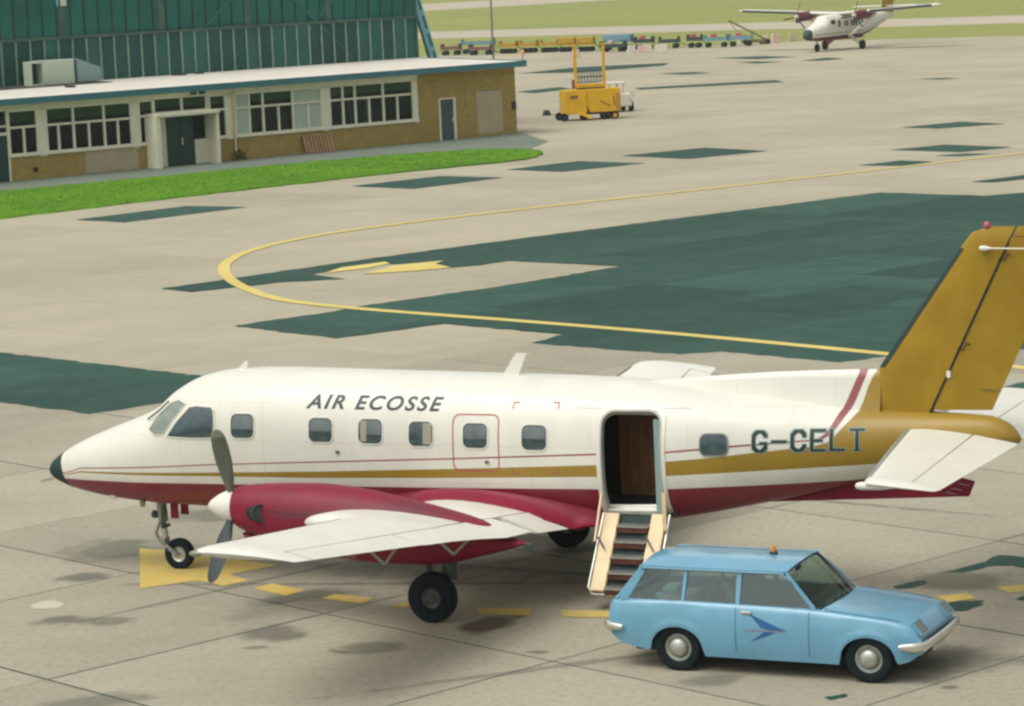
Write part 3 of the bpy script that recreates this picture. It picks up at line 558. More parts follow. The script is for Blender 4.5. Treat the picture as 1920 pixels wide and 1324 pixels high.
for x in ribs:
    MB().box((x, YH - 0.0, 4.95), (0.075, 0.09, 2.15)).obj('rib', 'hangar_rib', hg); MB().box((x + 0.02, YH + 0.05, 8.5), (0.05, 0.06, 4.7)).obj('rib', 'hangar_rib_dark', hg)
MB().box(((X0+X1)/2, YH - 0.005, 6.07), (X1-X0, 0.12, 0.15)).obj('rail', 'hangar_rail', hg)
MB().box(((X0+X1)/2, YH - 0.0, 3.86), (X1-X0, 0.10, 0.07)).obj('flashing', 'hangar_rib_dark', hg)
for x in (-21.3, -15.6, -10.4, -5.3): MB().box((x, YH + 0.03, 8.5), (0.38, 0.05, 4.68)).obj('column', 'hangar_rail', hg)
for a, b in (((-8.2, 4.2), (-3.6, 8.5)), ((-8.2, 8.0), (-3.9, 4.2)), ((-13.0, 6.2), (-10.6, 8.2))): MB().bar((a[0], YH + 0.022, a[1]), (b[0], YH + 0.022, b[1]), 0.02, 0.13).obj('brace', 'hangar_panel_b', hg)
MB().box((-21.2, YH + 0.0, 8.4), (0.32, 0.05, 1.6)).obj('pale_sheet', 'pale_grey_green', hg); MB().box((-21.55, YH + 0.0, 8.4), (0.08, 0.06, 1.6)).obj('downpipe', 'steel_blue', hg)
MB().box((X1 + 0.03, YH + 0.2, 5.5), (0.12, 0.5, 11)).obj('corner_trim', 'hangar_rail', hg)
# raking lattice strut beside the hangar's corner
st = thing('raking_strut', 'pale blue lattice steel strut leaning on the hangar corner', 'strut', BO, BR)
def sp_(z, off): return (3.22 - 0.315 * z + off, 9.55, z)
m = MB(); m.bar(sp_(0, 0.12), sp_(11, 0.12), 0.22, 0.24, (0, 1, 0)); m.obj('main_chord', 'steel_blue', st)
m = MB(); m.bar(sp_(0, 0.52), sp_(11, 0.52), 0.10, 0.09, (0, 1, 0)); m.obj('outer_chord', 'steel_blue', st); m = MB(); m.bar(sp_(0, 0.29), sp_(11, 0.29), 0.10, 0.07, (0, 1, 0)); m.obj('outer_chord', 'steel_blue', st)
m = MB(); q = [(3.22+.24, 9.62, 0), (3.22+.55, 9.62, 0), (3.22+.55-.315*11, 9.62, 11), (3.22+.24-.315*11, 9.62, 11)]; m.hexa(q + [(x, y+.02, z) for x, y, z in q]); m.obj('web', 'steel_blue_dark', st)
for k in range(11):
    z = 0.35 + k * 0.98; MB().box(sp_(z, 0.40), (0.20, 0.085, 0.30)).obj('batten', 'steel_blue', st)
MB().box(sp_(0.05, 0.3), (0.9, 0.5, 0.1)).obj('foot', 'machine_dark', st)

# wooden pallet leaning on the wall below the windows
pw = BO + Vector((math.cos(BR) * -12.8 + math.sin(BR) * 0.42, math.sin(BR) * -12.8 - math.cos(BR) * 0.42, 0))
pt = thing('wooden_pallet', 'slatted reddish wooden pallet leaning against the brick below the window', 'pallet', pw, BR)
def lean(x, y, z): a = R(20); return (x, y * math.cos(a) + z * math.sin(a), z * math.cos(a) - y * math.sin(a))
for k in range(9):
    x = -0.78 + k * 0.195; q = [lean(*p) for p in ((x-.055, -.05, .02), (x+.055, -.05, .02), (x+.055, -.02, .02), (x-.055, -.02, .02), (x-.055, -.05, .95), (x+.055, -.05, .95), (x+.055, -.02, .95), (x-.055, -.02, .95))]
    MB().hexa(q).obj('slat', 'pallet_wood', pt)
for z in (0.12, 0.5, 0.86):
    q = [lean(*p) for p in ((-.86, -.02, z-.05), (.86, -.02, z-.05), (.86, .07, z-.05), (-.86, .07, z-.05), (-.86, -.02, z+.05), (.86, -.02, z+.05), (.86, .07, z+.05), (-.86, .07, z+.05))]
    MB().hexa(q).obj('bearer', 'dull_brown', pt)
bw = BO + Vector((math.cos(BR) * -17.5 + math.sin(BR) * 0.3, math.sin(BR) * -17.5 - math.cos(BR) * 0.3, 0))
sh = thing('dry_shrub', 'small dark scrubby plant at the foot of the downpipe', 'shrub', bw)
m = MB()
for k in range(150):
    a = random.uniform(0, 6.28); r = random.uniform(0, 0.42); z = random.uniform(0.03, 0.5) * (1.1 - r); c0 = Vector((r*math.cos(a), r*math.sin(a)*.6, z)); d1 = Vector((random.uniform(-1,1), random.uniform(-1,1), random.uniform(-.3,1))).normalized()*.05; d2 = d1.cross(Vector((random.uniform(-1,1), 1, .3))).normalized()*.03
    m.add([c0 - d1, c0 + d2, c0 + d1, c0 - d2], [(0, 1, 2, 3)])
m.obj('foliage', 'bush_brown', sh, fix=False)
m = MB()
for k in range(7): a = k * 0.9; m.tube([(0, 0, 0), (0.25*math.cos(a), 0.15*math.sin(a), 0.4)], [0.012, 0.005], 5)
m.obj('stem', 'dull_brown', sh)

# ------------------------------------------------------------------ twin turboprop aeroplane; u = metres aft of nose, v = metres to port, z up
UM = 7.27
ap = thing('turboprop_airliner', 'white twin turboprop airliner with gold tail and maroon belly, boarding stairs down', 'aeroplane', (-0.244, 39.651, 0), math.atan2(0.38403, -0.92332))
def P(u, v, z): return Vector((UM - u, v, z))
FZT = pchip([0.03,.06,.13,.36,.7,1.1,1.85,2.03,2.35,2.76,3.2,4,5.5,7.5,9.07,9.75,10.5,11.5,12.6,13.5,14.2,14.44,14.55,14.6],
            [1.46,1.52,1.59,1.74,1.91,2.07,2.35,2.44,2.69,2.885,2.965,2.995,2.97,2.94,2.905,2.85,2.77,2.665,2.55,2.51,2.47,2.38,2.27,2.19])
FZB = pchip([0.03,.06,.13,.3,.55,1.19,2.07,2.86,4,8.5,9.2,9.77,10.98,12.46,13.2,14.0,14.42,14.55,14.6],
            [1.42,1.36,1.30,1.23,1.15,1.05,.99,.98,.96,.92,.94,1.0,1.22,1.56,1.76,1.96,2.04,2.09,2.15])
FWD = pchip([0.03,.06,.13,.36,.85,1.3,2,2.8,3.5,9,10,11,12,13,14,14.4,14.55,14.6], [.02,.09,.15,.26,.43,.55,.71,.82,.86,.86,.82,.69,.53,.37,.23,.17,.09,.02])
FNN = pchip([0,1.5,3.2,9.5,12,14.7], [2.0,2.15,2.5,2.5,2.2,2.0])
def sect(u): t, b = FZT(u), FZB(u); return (t+b)/2, (t-b)/2, FWD(u), FNN(u)
def surf_v(u, z):
    zc, h, w_, n = sect(u); r = min(abs((z-zc)/h), 1.0); return w_ * (1 - r**n) ** (1/n)
def FS(u, z, off=0.0, side=1):
    v = surf_v(u, z); e = 0.01
    pu = Vector((e*2, surf_v(u+e, z) - surf_v(u-e, z), 0)); pz = Vector((0, surf_v(u, z+e) - surf_v(u, z-e), 2*e)); n = pz.cross(pu)
    if n.length < 1e-9: n = Vector((0, 1, 0))
    n.normalize()
    if n.y < 0: n = -n
    q = Vector((u, v, z)) + n * off
    return P(q.x, side * q.y, q.z)
# livery: paint boundaries as curves z(u) in the shader
def livery():
    m = bpy.data.materials.new('airliner_livery'); m.use_nodes = True; MATS['airliner_livery'] = m
    n = m.node_tree.nodes; l = m.node_tree.links; p = n['Principled BSDF']; p.inputs['Roughness'].default_value = 0.40; p.inputs['Coat Weight'].default_value = 0.08
    tc = n.new('ShaderNodeTexCoord'); sx = n.new('ShaderNodeSeparateXYZ'); l.new(tc.outputs['Object'], sx.inputs[0])
    u = n.new('ShaderNodeMath'); u.operation = 'SUBTRACT'; u.inputs[0].default_value = UM; l.new(sx.outputs[0], u.inputs[1])
    un_ = n.new('ShaderNodeMath'); un_.operation = 'DIVIDE'; un_.inputs[1].default_value = 15.0; l.new(u.outputs[0], un_.inputs[0])
    zn = n.new('ShaderNodeMath'); zn.operation = 'DIVIDE'; zn.inputs[1].default_value = 5.0; l.new(sx.outputs[2], zn.inputs[0])
    def curve(pts):
        c = n.new('ShaderNodeFloatCurve'); cv = c.mapping.curves[0]; c.mapping.use_clip = False
        pts = [(a/15.0, b/5.0) for a, b in pts]
        while len(cv.points) < len(pts): cv.points.new(0.5, 0.5)
        for q, (a, b) in zip(cv.points, pts): q.location = (a, b); q.handle_type = 'VECTOR'
        c.mapping.update(); l.new(un_.outputs[0], c.inputs['Value']); return c.outputs[0]
    def above(c):      # soft step, 1 where z > curve
        s = n.new('ShaderNodeMath'); s.operation = 'SUBTRACT'; l.new(zn.outputs[0], s.inputs[0]); l.new(c, s.inputs[1])
        k = n.new('ShaderNodeMapRange'); k.inputs[1].default_value = -0.0006; k.inputs[2].default_value = 0.0006; l.new(s.outputs[0], k.inputs[0]); return k.outputs[0]
    def mul(a, b):
        s = n.new('ShaderNodeMath'); s.operation = 'MULTIPLY'; l.new(a, s.inputs[0]); l.new(b, s.inputs[1]); return s.outputs[0]
    def inv(a):
        s = n.new('ShaderNodeMath'); s.operation = 'SUBTRACT'; s.inputs[0].default_value = 1; l.new(a, s.inputs[1]); return s.outputs[0]
    def paint(base, col, f):
        x = n.new('ShaderNodeMix'); x.data_type = 'RGBA'; l.new(f, x.inputs[0])
        if isinstance(base, tuple): x.inputs[6].default_value = (*base, 1)
        else: l.new(base, x.inputs[6])
        x.inputs[7].default_value = (*col, 1); return x.outputs[2]
    gt = curve([(0, 1.34), (.4, 1.40), (.77, 1.492), (3.2, 1.603), (4.9, 1.663), (6.94, 1.751), (9.01, 1.851), (9.95, 1.91), (10.67, 1.972), (11.24, 2.04), (11.93, 2.104), (12.17, 2.165), (12.37, 2.39), (12.50, 2.53), (12.62, 2.9), (12.74, 3.1), (12.8, 5), (15, 5)])
    gb = curve([(0, 1.33), (.4, 1.39), (.77, 1.469), (3.2, 1.548), (4.88, 1.568), (6.92, 1.622), (9.0, 1.69), (9.94, 1.715), (12.74, 1.866), (15, 2.0)])
    mt = curve([(0, 1.28), (.48, 1.35), (3.16, 1.43), (4.86, 1.448), (6.9, 1.475), (8.98, 1.517), (9.92, 1.533), (12.55, 1.634), (15, 1.75)])
    rl = curve([(0, 1.36), (.5, 1.44), (.77, 1.525), (3.2, 1.712), (4.9, 1.79), (6.95, 1.882), (9.02, 1.985), (9.95, 2.02), (10.85, 2.098), (12.07, 2.19), (12.2, 2.27), (12.30, 2.40), (12.42, 2.62), (12.60, 3.05), (12.63, 5), (15, 5)])
    rh = curve([(0, 1.375), (.5, 1.455), (.77, 1.543), (3.2, 1.73), (4.9, 1.81), (6.95, 1.904), (9.02, 2.01), (9.95, 2.045), (10.85, 2.125), (12.0, 2.205), (12.12, 2.27), (12.20, 2.40), (12.30, 2.62), (12.49, 3.05), (12.52, 5), (15, 5)])
    nz = n.new('ShaderNodeTexNoise'); nz.inputs['Scale'].default_value = 1.3; nz.inputs['Detail'].default_value = 7; l.new(tc.outputs['Object'], nz.inputs['Vector'])
    mr = n.new('ShaderNodeMapRange'); mr.inputs[1].default_value = 0.3; mr.inputs[2].default_value = 0.7; mr.inputs[3].default_value = 0.93; mr.inputs[4].default_value = 1.03; l.new(nz.outputs['Fac'], mr.inputs[0])
    c = paint(WHITE, GOLD, mul(inv(above(gt)), above(gb))); c = paint(c, (0.27, 0.065, 0.075), mul(above(rl), inv(above(rh)))); c = paint(c, MAROON, inv(above(mt)))
    cb = n.new('ShaderNodeCombineXYZ'); l.new(u.outputs[0], cb.inputs[0]); l.new(sx.outputs[2], cb.inputs[1])
    bt = n.new('ShaderNodeTexBrick'); bt.offset = 0.37; l.new(cb.outputs[0], bt.inputs['Vector']); bt.inputs['Scale'].default_value = 1; bt.inputs['Brick Width'].default_value = 1.35; bt.inputs['Row Height'].default_value = 0.52; bt.inputs['Mortar Size'].default_value = 0.0045; bt.inputs['Mortar Smooth'].default_value = 0.6
    bt.inputs['Color1'].default_value = (0.97, 0.97, 0.97, 1); bt.inputs['Color2'].default_value = (1.02, 1.02, 1.02, 1); bt.inputs['Mortar'].default_value = (0.80, 0.80, 0.80, 1)
    pj = n.new('ShaderNodeMix'); pj.data_type = 'RGBA'; pj.blend_type = 'MULTIPLY'; pj.inputs[0].default_value = 1; l.new(c, pj.inputs[6]); l.new(bt.outputs[0], pj.inputs[7]); c = pj.outputs[2]
    # grime washed down the lower flanks
    mpg = n.new('ShaderNodeMapping'); mpg.inputs['Scale'].default_value = (2.2, 1, 0.8); l.new(tc.outputs['Object'], mpg.inputs['Vector'])
    ng = n.new('ShaderNodeTexNoise'); ng.inputs['Scale'].default_value = 2.0; ng.inputs['Detail'].default_value = 6; l.new(mpg.outputs[0], ng.inputs['Vector'])
    rg = n.new('ShaderNodeMapRange'); rg.inputs[1].default_value = 0.5; rg.inputs[2].default_value = 0.8; rg.inputs[4].default_value = 0.07; l.new(ng.outputs['Fac'], rg.inputs[0])
    gx = n.new('ShaderNodeMix'); gx.data_type = 'RGBA'; l.new(rg.outputs[0], gx.inputs[0]); l.new(c, gx.inputs[6]); gx.inputs[7].default_value = (0.22, 0.20, 0.15, 1); c = gx.outputs[2]
    hsv = n.new('ShaderNodeHueSaturation'); l.new(mr.outputs[0], hsv.inputs['Value']); l.new(c, hsv.inputs['Color']); l.new(hsv.outputs[0], p.inputs['Base Color'])
    return m
livery()
DU0, DU1, DZ0, DZ1 = 9.105, 9.945, 1.20, 2.575           # doorway
def in_door(u, z, g=0.0, r=0.17):
    cu, cz = (DU0+DU1)/2, (DZ0+DZ1)/2; a, b = (DU1-DU0)/2 + g, (DZ1-DZ0)/2 + g
    x, y = abs(u-cu), abs(z-cz)
    if x > a or y > b: return False
    if z > cz and x > a - r and y > b - r: return (x-(a-r))**2 + (y-(b-r))**2 < r*r
    return True
us = [0.03, .035, .045, .06, .08, .105, .13, .18, .25] + list(np.arange(.34, 2.0, .11)) + list(np.arange(2.0, 3.3, .06)) + list(np.arange(3.35, 9.0, .2)) + list(np.arange(9.0, 10.1, .035)) + list(np.arange(10.15, 14.2, .13)) + [14.25, 14.32, 14.38, 14.43, 14.47, 14.51, 14.54, 14.565, 14.585, 14.595, 14.6]
NT = 120
m = MB(); rings = []
for u in us:
    zc, h, w_, n = sect(u); ring = []
    for k in range(NT):
        t = 2*math.pi*k/NT; c, s = math.cos(t), math.sin(t)
        ring.append(P(u, w_*abs(c)**(2/n)*(1 if c > 0 else -1), zc + h*abs(s)**(2/n)*(1 if s > 0 else -1)))
    rings.append(ring)
m.loft(rings)
keep = []
for f in m.f:
    if len(f) == 4:
        c = [sum(m.v[i][k] for i in f)/4 for k in range(3)]
        if c[1] > 0 and in_door(UM - c[0], c[2], 0.015): continue
    keep.append(f)
m.f = keep
fus = m.obj('fuselage', 'airliner_livery', ap, smooth=50)
def dense(o, mx=0.03):
    r = []
    for k in range(len(o)):
        a, b = o[k], o[(k+1) % len(o)]; n_ = max(1, int(math.ceil(math.hypot(b[0]-a[0], b[1]-a[1])/mx)))
        r += [(a[0]+(b[0]-a[0])*t/n_, a[1]+(b[1]-a[1])*t/n_) for t in range(n_)]
    return r
def dense2(o, i, mx=0.03):
    ro, ri = [], []
    for k in range(len(o)):
        a, b, c, d = o[k], o[(k+1) % len(o)], i[k], i[(k+1) % len(o)]; n_ = max(1, int(math.ceil(math.hypot(b[0]-a[0], b[1]-a[1])/mx)))
        for t in range(n_): ro.append((a[0]+(b[0]-a[0])*t/n_, a[1]+(b[1]-a[1])*t/n_)); ri.append((c[0]+(d[0]-c[0])*t/n_, c[1]+(d[1]-c[1])*t/n_))
    return ro, ri
def uz_patch(outline, off, name, mt, parent, side=1, rings_=(1.0, .8, .55, .3), sm=60):
    cu = sum(p[0] for p in outline)/len(outline); cz = sum(p[1] for p in outline)/len(outline); outline = dense(outline); m = MB(); n = len(outline)
    m._rings([FS(cu+(a-cu)*r, cz+(b-cz)*r, off, side) for r in rings_ for a, b in outline], len(rings_), n, False)
    m.add([FS(cu+(a-cu)*rings_[-1], cz+(b-cz)*rings_[-1], off, side) for a, b in outline], [tuple(range(n))])
    return m.obj(name, mt, parent, smooth=sm)
def uz_band(outline, inner, off, name, mt, parent, side=1, thick=0.012):
    outline, inner = dense2(outline, inner); m = MB(); n = len(outline); L = [FS(a, b, -0.004, side) for a, b in outline] + [FS(a, b, off, side) for a, b in outline] + [FS(a, b, off, side) for a, b in inner] + [FS(a, b, -0.004, side) for a, b in inner]
    m._rings(L, 4, n, False); return m.obj(name, mt, parent, smooth=40)
# radome on the nose
m = MB(); rr = []
for u in [0.022, .03, .045, .06, .08, .105, .13, .18, .25, .32, .37]:
    zc, h, w_, n = sect(max(u, .03)); k_ = 1.012; ring = []
    for k in range(60):
        t = 2*math.pi*k/60; c, s = math.cos(t), math.sin(t)
        uu = u + 0.15*(.05 - s*0.45)*min(1, u/.37)
        zc2, h2, w2, n2 = sect(max(uu, .03)); ring.append(P(uu, (w2*k_+.004)*abs(c)**(2/n2)*(1 if c > 0 else -1), zc2 + (h2*k_+.004)*abs(s)**(2/n2)*(1 if s > 0 else -1)))
    rr.append(ring)
m.loft(rr); m.obj('radome', 'rubber_boot', ap, smooth=60)
# cabin windows
for side in (1, -1):
    for k, (u, z) in enumerate([(3.72, 2.285), (4.945, 2.25), (5.71, 2.245), (6.475, 2.225), (7.285, 2.215), (8.15, 2.205), (10.66, 2.14)]):
        if side < 0 and k == 6: continue
        hh = 0.335 if k < 6 else 0.275
        o = rrect(u, z, 0.36, hh, 0.085); f = uz_band(rrect(u, z, 0.392, hh+.03, 0.098), o, 0.010, 'window', 'metal_grey' if k == 6 else 'paint_white', ap, side)
        pn = uz_patch(o, 0.003, 'pane', 'cabin_glass', f, side)
        if k < 6 and not (side > 0 and k == 3): uz_patch([(u-.165, z-.045+.03*(k % 2)), (u+.165, z-.045+.03*(k % 2)), (u+.165, z+hh*.30), (u+.12, z+hh*.44), (u-.12, z+hh*.44), (u-.165, z+hh*.30)], 0.0045, 'pane_sheen', 'cabin_sheen', f, side, (1.0, .6, .3))  # paler upper pane: reflected sky painted as a glossy patch
        if side > 0 and k in (2, 3):   # half drawn pale blinds
            a, b = (u-.15, u-.06) if k == 2 else (u+.03, u+.16)
            uz_patch([(a, z-.14), (b, z-.14), (b, z+.15), (a, z+.15)], 0.006, 'blind', 'cabin_blind', f, side, (1.0, .5))
# cockpit glazing
for side in (1, -1):
    o = [(2.47, 2.105), (2.62, 2.30), (2.83, 2.515), (2.95, 2.535), (3.20, 2.525), (3.245, 2.48), (3.265, 2.30), (3.25, 2.15), (3.21, 2.11), (2.9, 2.095)]
    def big(o, k):
        cu = sum(p[0] for p in o)/len(o); cz = sum(p[1] for p in o)/len(o); return [(cu+(a-cu)*k, cz+(b-cz)*k) for a, b in o]
    f = uz_band(big(o, 1.07), o, 0.012, 'cockpit_window', 'paint_white', ap, side); uz_patch(o, 0.004, 'pane', 'cabin_glass', f, side, (1.0, .85, .65, .4, .2))
    o2 = [(2.10, 2.17), (2.19, 2.30), (2.30, 2.42), (2.46, 2.55), (2.60, 2.60), (2.745, 2.555), (2.66, 2.45), (2.52, 2.29), (2.40, 2.13), (2.24, 2.105)]
    f = uz_band(big(o2, 1.05), o2, 0.012, 'windscreen', 'paint_white', ap, side); uz_patch(o2, 0.004, 'pane', 'screen_glass', f, side, (1.0, .85, .65, .4, .2))
for s in (1, -1): MB().tube([FS(2.03, 2.28, .03, s), FS(2.3, 2.42, .05, s), FS(2.42, 2.56, .03, s)], 0.012, 6).obj('wiper', 'black', ap)
# emergency exit outline, cut-in corner marks, panel line of forward door
uz_band(rrect(7.29, 2.115, 0.69, 0.78, 0.10), rrect(7.29, 2.115, 0.655, 0.745, 0.085), 0.003, 'exit_outline', 'red_line', ap)
for u, z, sx, sz in ((7.81, 2.665, 1, -1), (8.48, 2.67, -1, -1), (7.81, 1.705, 1, 1), (8.48, 1.72, -1, 1)):
    m = MB()
    for a, b in (((u, z), (u+sx*.09, z+sz*.016)), ((u, z), (u+sx*.016, z+sz*.09))):
        m.add([FS(a[0], a[1], .004), FS(b[0], a[1], .004), FS(b[0], b[1], .004), FS(a[0], b[1], .004)], [(0, 1, 2, 3)])
    m.obj('corner_mark', 'red_line', ap)
uz_band(rrect(3.68, 2.02, 0.70, 1.40, 0.07), rrect(3.68, 2.02, 0.693, 1.393, 0.066), 0.0015, 'forward_door_seam', 'seam_pale', ap)
uz_band(rrect(9.53, 2.60, 1.55, 0.012, 0.004), rrect(9.53, 2.60, 1.53, 0.004, 0.0015), 0.002, 'panel_seam', 'seam_pale', ap)
for u, z in ((5.2, 1.95), (7.45, 1.86)): MB().box(FS(u, z, .01), (.05, .03, .03)).obj('static_port', 'metal_dark', ap)

# lettering, laid onto the skin
def wrap_text(txt, size, shear, space, u0, z0, rise, name, mt, off=0.005, wide=1.0, weight=0.0):
    cu = bpy.data.curves.new('lettering', 'FONT'); cu.body = txt; cu.size = size; cu.shear = shear; cu.space_character = space; cu.offset = weight
    to = bpy.data.objects.new('lettering', cu); COL.objects.link(to)
    dg = bpy.context.evaluated_depsgraph_get(); me = bpy.data.meshes.new_from_object(to.evaluated_get(dg)); bpy.data.objects.remove(to)
    bm = bmesh.new(); bm.from_mesh(me)
    for k in range(-2, 14):
        g = bm.verts[:] + bm.edges[:] + bm.faces[:]; bmesh.ops.bisect_plane(bm, geom=g, plane_co=(0, k*size/12, 0), plane_no=(0, 1, 0))
    bmesh.ops.triangulate(bm, faces=bm.faces)
    for v in bm.verts: u = u0 + v.co.x*wide; v.co = FS(u, z0 + v.co.y + rise*(u-u0), off)
    bmesh.ops.recalc_face_normals(bm, faces=bm.faces)
    bm.to_mesh(me); bm.free(); me.materials.clear(); me.materials.append(MATS[mt])
    for p in me.polygons: p.material_index = 0
    bm = bmesh.new(); bm.from_mesh(me); bm.verts.ensure_lookup_table(); seen = set()
    for v in bm.verts:                      # every letter its own part
        if v.index in seen: continue
        st_ = [v]; isl = []; seen.add(v.index)
        while st_:
            q = st_.pop(); isl.append(q)
            for e in q.link_edges:
                r = e.other_vert(q)
                if r.index not in seen: seen.add(r.index); st_.append(r)
        ix = {q.index: k for k, q in enumerate(isl)}; fs = {f for q in isl for f in q.link_faces}
        MB().add([q.co for q in isl], [tuple(ix[x.index] for x in f.verts) for f in fs]).obj(name, mt, ap, fix=False)
    bm.free(); bpy.data.meshes.remove(me)
wrap_text('AIR ECOSSE', 0.250, 0.26, 1.25, 4.715, 2.548, -0.006, 'name_letter', 'letter_black', wide=1.26, weight=0.006)
def block_letters():
    A, Hh, st = 0.200, 0.285, 0.043     # cell width, height, stroke
    G_ = {'G': [(0,.05,st,Hh-.05), (.05,0,A-.05,st*.8), (.05,Hh-st*.8,A-.05,Hh), (A-st,.05,A,Hh*.45), (A*.5,Hh*.36,A,Hh*.36+st*.75), (A-st,Hh*.7,A,Hh-.05)],
          'C': [(0,.05,st,Hh-.05), (.05,0,A-.05,st*.8), (.05,Hh-st*.8,A-.05,Hh), (A-st,.05,A,Hh*.34), (A-st,Hh*.66,A,Hh-.05)],
          'E': [(0,0,st,Hh), (st,0,A,st*.8), (st,Hh-st*.8,A,Hh), (st,Hh*.44,A*.8,Hh*.44+st*.75)], 'L': [(0,0,st,Hh), (st,0,A,st*.8)],
          'T': [(A/2-st/2,0,A/2+st/2,Hh-st*.8), (0,Hh-st*.8,A,Hh), (A*.28,0,A*.72,st*.5)], '-': [(0,Hh*.42,A,Hh*.42+st*.75)]}
    dg_ = {'G': [((0,.05),(.05,0)), ((A-.05,0),(A,.05)), ((0,Hh-.05),(.05,Hh)), ((A-.05,Hh),(A,Hh-.05))], 'C': [((0,.05),(.05,0)), ((A-.05,0),(A,.05)), ((0,Hh-.05),(.05,Hh)), ((A-.05,Hh),(A,Hh-.05))]}
    for g, off, mt, nm in ((0.012, 0.004, 'letter_rim', 'registration_outline'), (0.0, 0.007, 'letter_black', 'registration_letter')):
        for k, ch in enumerate('G-CELT'):
            u0, z0 = 11.165 + k*0.253, 2.035 + k*0.0035; m = MB()
            for (a, b, c, d) in G_[ch]:
                a, b, c, d = a-g, b-g, c+g, d+g; nx = 4; ny = 5
                m.grid(lambda s, t: FS(u0+a+(c-a)*s, z0+b+(d-b)*t, off), nx, ny)
            for (p, q) in dg_.get(ch, []):
                cxx, czz = A/2, Hh/2; ii = lambda p: (p[0]+(st if p[0] < cxx else -st)*1.0, p[1]+(st*.8 if p[1] < czz else -st*.8))
                pi, qi = ii(p), ii(q); e = lambda p: (p[0]+(-g if p[0] < cxx else g), p[1]+(-g if p[1] < czz else g))
                m.add([FS(u0+x, z0+z, off) for x, z in (e(p), e(q), qi, pi)], [(0, 1, 2, 3)])
            m.obj(nm, mt, ap)
block_letters()

# door surround, interior seen through the doorway
def door_outline(g): 
    o = []; cu, cz = (DU0+DU1)/2, (DZ0+DZ1)/2; a, b, r = (DU1-DU0)/2+g, (DZ1-DZ0)/2+g, 0.17
    for k in range(9): t = R(90*k/8); o.append((cu+a-r+r*math.cos(t), cz+b-r+r*math.sin(t)))
    for k in range(9): t = R(90+90*k/8); o.append((cu-a+r+r*math.cos(t), cz+b-r+r*math.sin(t)))
    for k in range(1, 12): o.append((cu-a, cz+b-r-(2*b-r)*k/12))
    for k in range(0, 9): o.append((cu-a+2*a*k/8, cz-b))
    for k in range(1, 12): o.append((cu+a, cz-b+(2*b-r)*k/12))
    return o
oo, oi = door_outline(0.060), door_outline(-0.012)
m = MB(); n = len(oo)
L = [FS(a, b, -.01) for a, b in oo] + [FS(a, b, .012) for a, b in oo] + [FS(a, b, .012) for a, b in oi] + [FS(a, b, -.10) for a, b in oi]
m._rings(L, 4, n, False); m.obj('door_frame', 'paint_white', ap, smooth=35)
m = MB(); m._rings([FS(a, b, .013) for a, b in door_outline(.004)] + [FS(a, b, .018) for a, b in door_outline(-.004)] + [FS(a, b, -.06) for a, b in door_outline(-.018)], 3, n, False); m.obj('door_seal', 'metal_grey', ap, smooth=35)
def pbox(u0, u1, v0, v1, z0, z1): return MB().hexa([P(u0, v0, z0), P(u1, v0, z0), P(u1, v1, z0), P(u0, v1, z0), P(u0, v0, z1), P(u1, v0, z1), P(u1, v1, z1), P(u0, v1, z1)])
pbox(7.9, 10.05, -.55, .55, 1.13, 1.19).obj('cabin_floor', 'stair_tread', ap)
for k in range(5): pbox(8.86+k*.142, 8.86+k*.142+.136, -.56, -.53, 1.19, 2.72).obj('cabin_panel', 'wood_panel', ap)
pbox(8.2, 8.84, -.60, -.57, 1.19, 2.7).obj('cabin_lining', 'cabin_dark', ap); pbox(9.60, 10.2, -.60, -.57, 1.19, 2.65).obj('cabin_lining', 'cabin_dark', ap)
pbox(8.1, 8.13, -.55, .55, 1.19, 2.6).obj('cabin_bulkhead', 'cabin_dark', ap); pbox(10.02, 10.05, -.55, .55, 1.19, 2.45).obj('cabin_bulkhead', 'wood_panel', ap)
pbox(9.80, 9.90, .30, .66, 1.19, 2.45).obj('door_jamb_trim', 'pale_blue_grey', ap)
for p in ('sill',): pbox(9.10, 9.95, .50, .70, 1.165, 1.20).obj('door_sill', 'metal_grey', ap, bevel=0.004)

# airstair door
s0, s1 = Vector((0, .70, 1.17)), Vector((0, 1.42, .23))   # in (u, v, z), top and foot
def SP(u, t, off=0.0):
    d = s1 - s0; nrm = Vector((0, -d.z, d.y)).normalized(); q = s0 + d*t + nrm*off; return P(u, q.y, q.z)
sta = MB().hexa([SP(9.10, 0, -.06), SP(9.96, 0, -.06), SP(9.96, 1.0, -.06), SP(9.10, 1.0, -.06), SP(9.10, 0, -.02), SP(9.96, 0, -.02), SP(9.96, 1.0, -.02), SP(9.10, 1.0, -.02)]).obj('airstair', 'stair_tread', ap)
for a, b in ((9.09, 9.30), (9.76, 9.97)):
    m = MB(); q = [SP(a, .01, -.019), SP(b, .01, -.019), SP(b, .985, -.019), SP(a, .985, -.019)]; q2 = [SP(a, .01, .05), SP(b, .01, .05), SP(b, .985, .05), SP(a, .985, .05)]
    m.hexa(q + q2).obj('side_panel', 'cream_plastic', sta, bevel=0.012)
for k in range(5):
    t = 0.14 + k*0.195; d = s1 - s0; q = s0 + d*t
    MB().hexa([P(9.305, q.y-.06, q.z-.012), P(9.755, q.y-.06, q.z-.012), P(9.755, q.y+.13, q.z-.012), P(9.305, q.y+.13, q.z-.012), P(9.305, q.y-.06, q.z+.012), P(9.755, q.y-.06, q.z+.012), P(9.755, q.y+.13, q.z+.012), P(9.305, q.y+.13, q.z+.012)]).obj('step', 'metal_bare', sta)
    MB().hexa([P(9.31, q.y+.10, q.z-.085), P(9.75, q.y+.10, q.z-.085), P(9.75, q.y+.115, q.z-.085), P(9.31, q.y+.115, q.z-.085), P(9.31, q.y+.10, q.z-.013), P(9.75, q.y+.10, q.z-.013), P(9.75, q.y+.115, q.z-.013), P(9.31, q.y+.115, q.z-.013)]).obj('riser', 'stair_riser', sta)
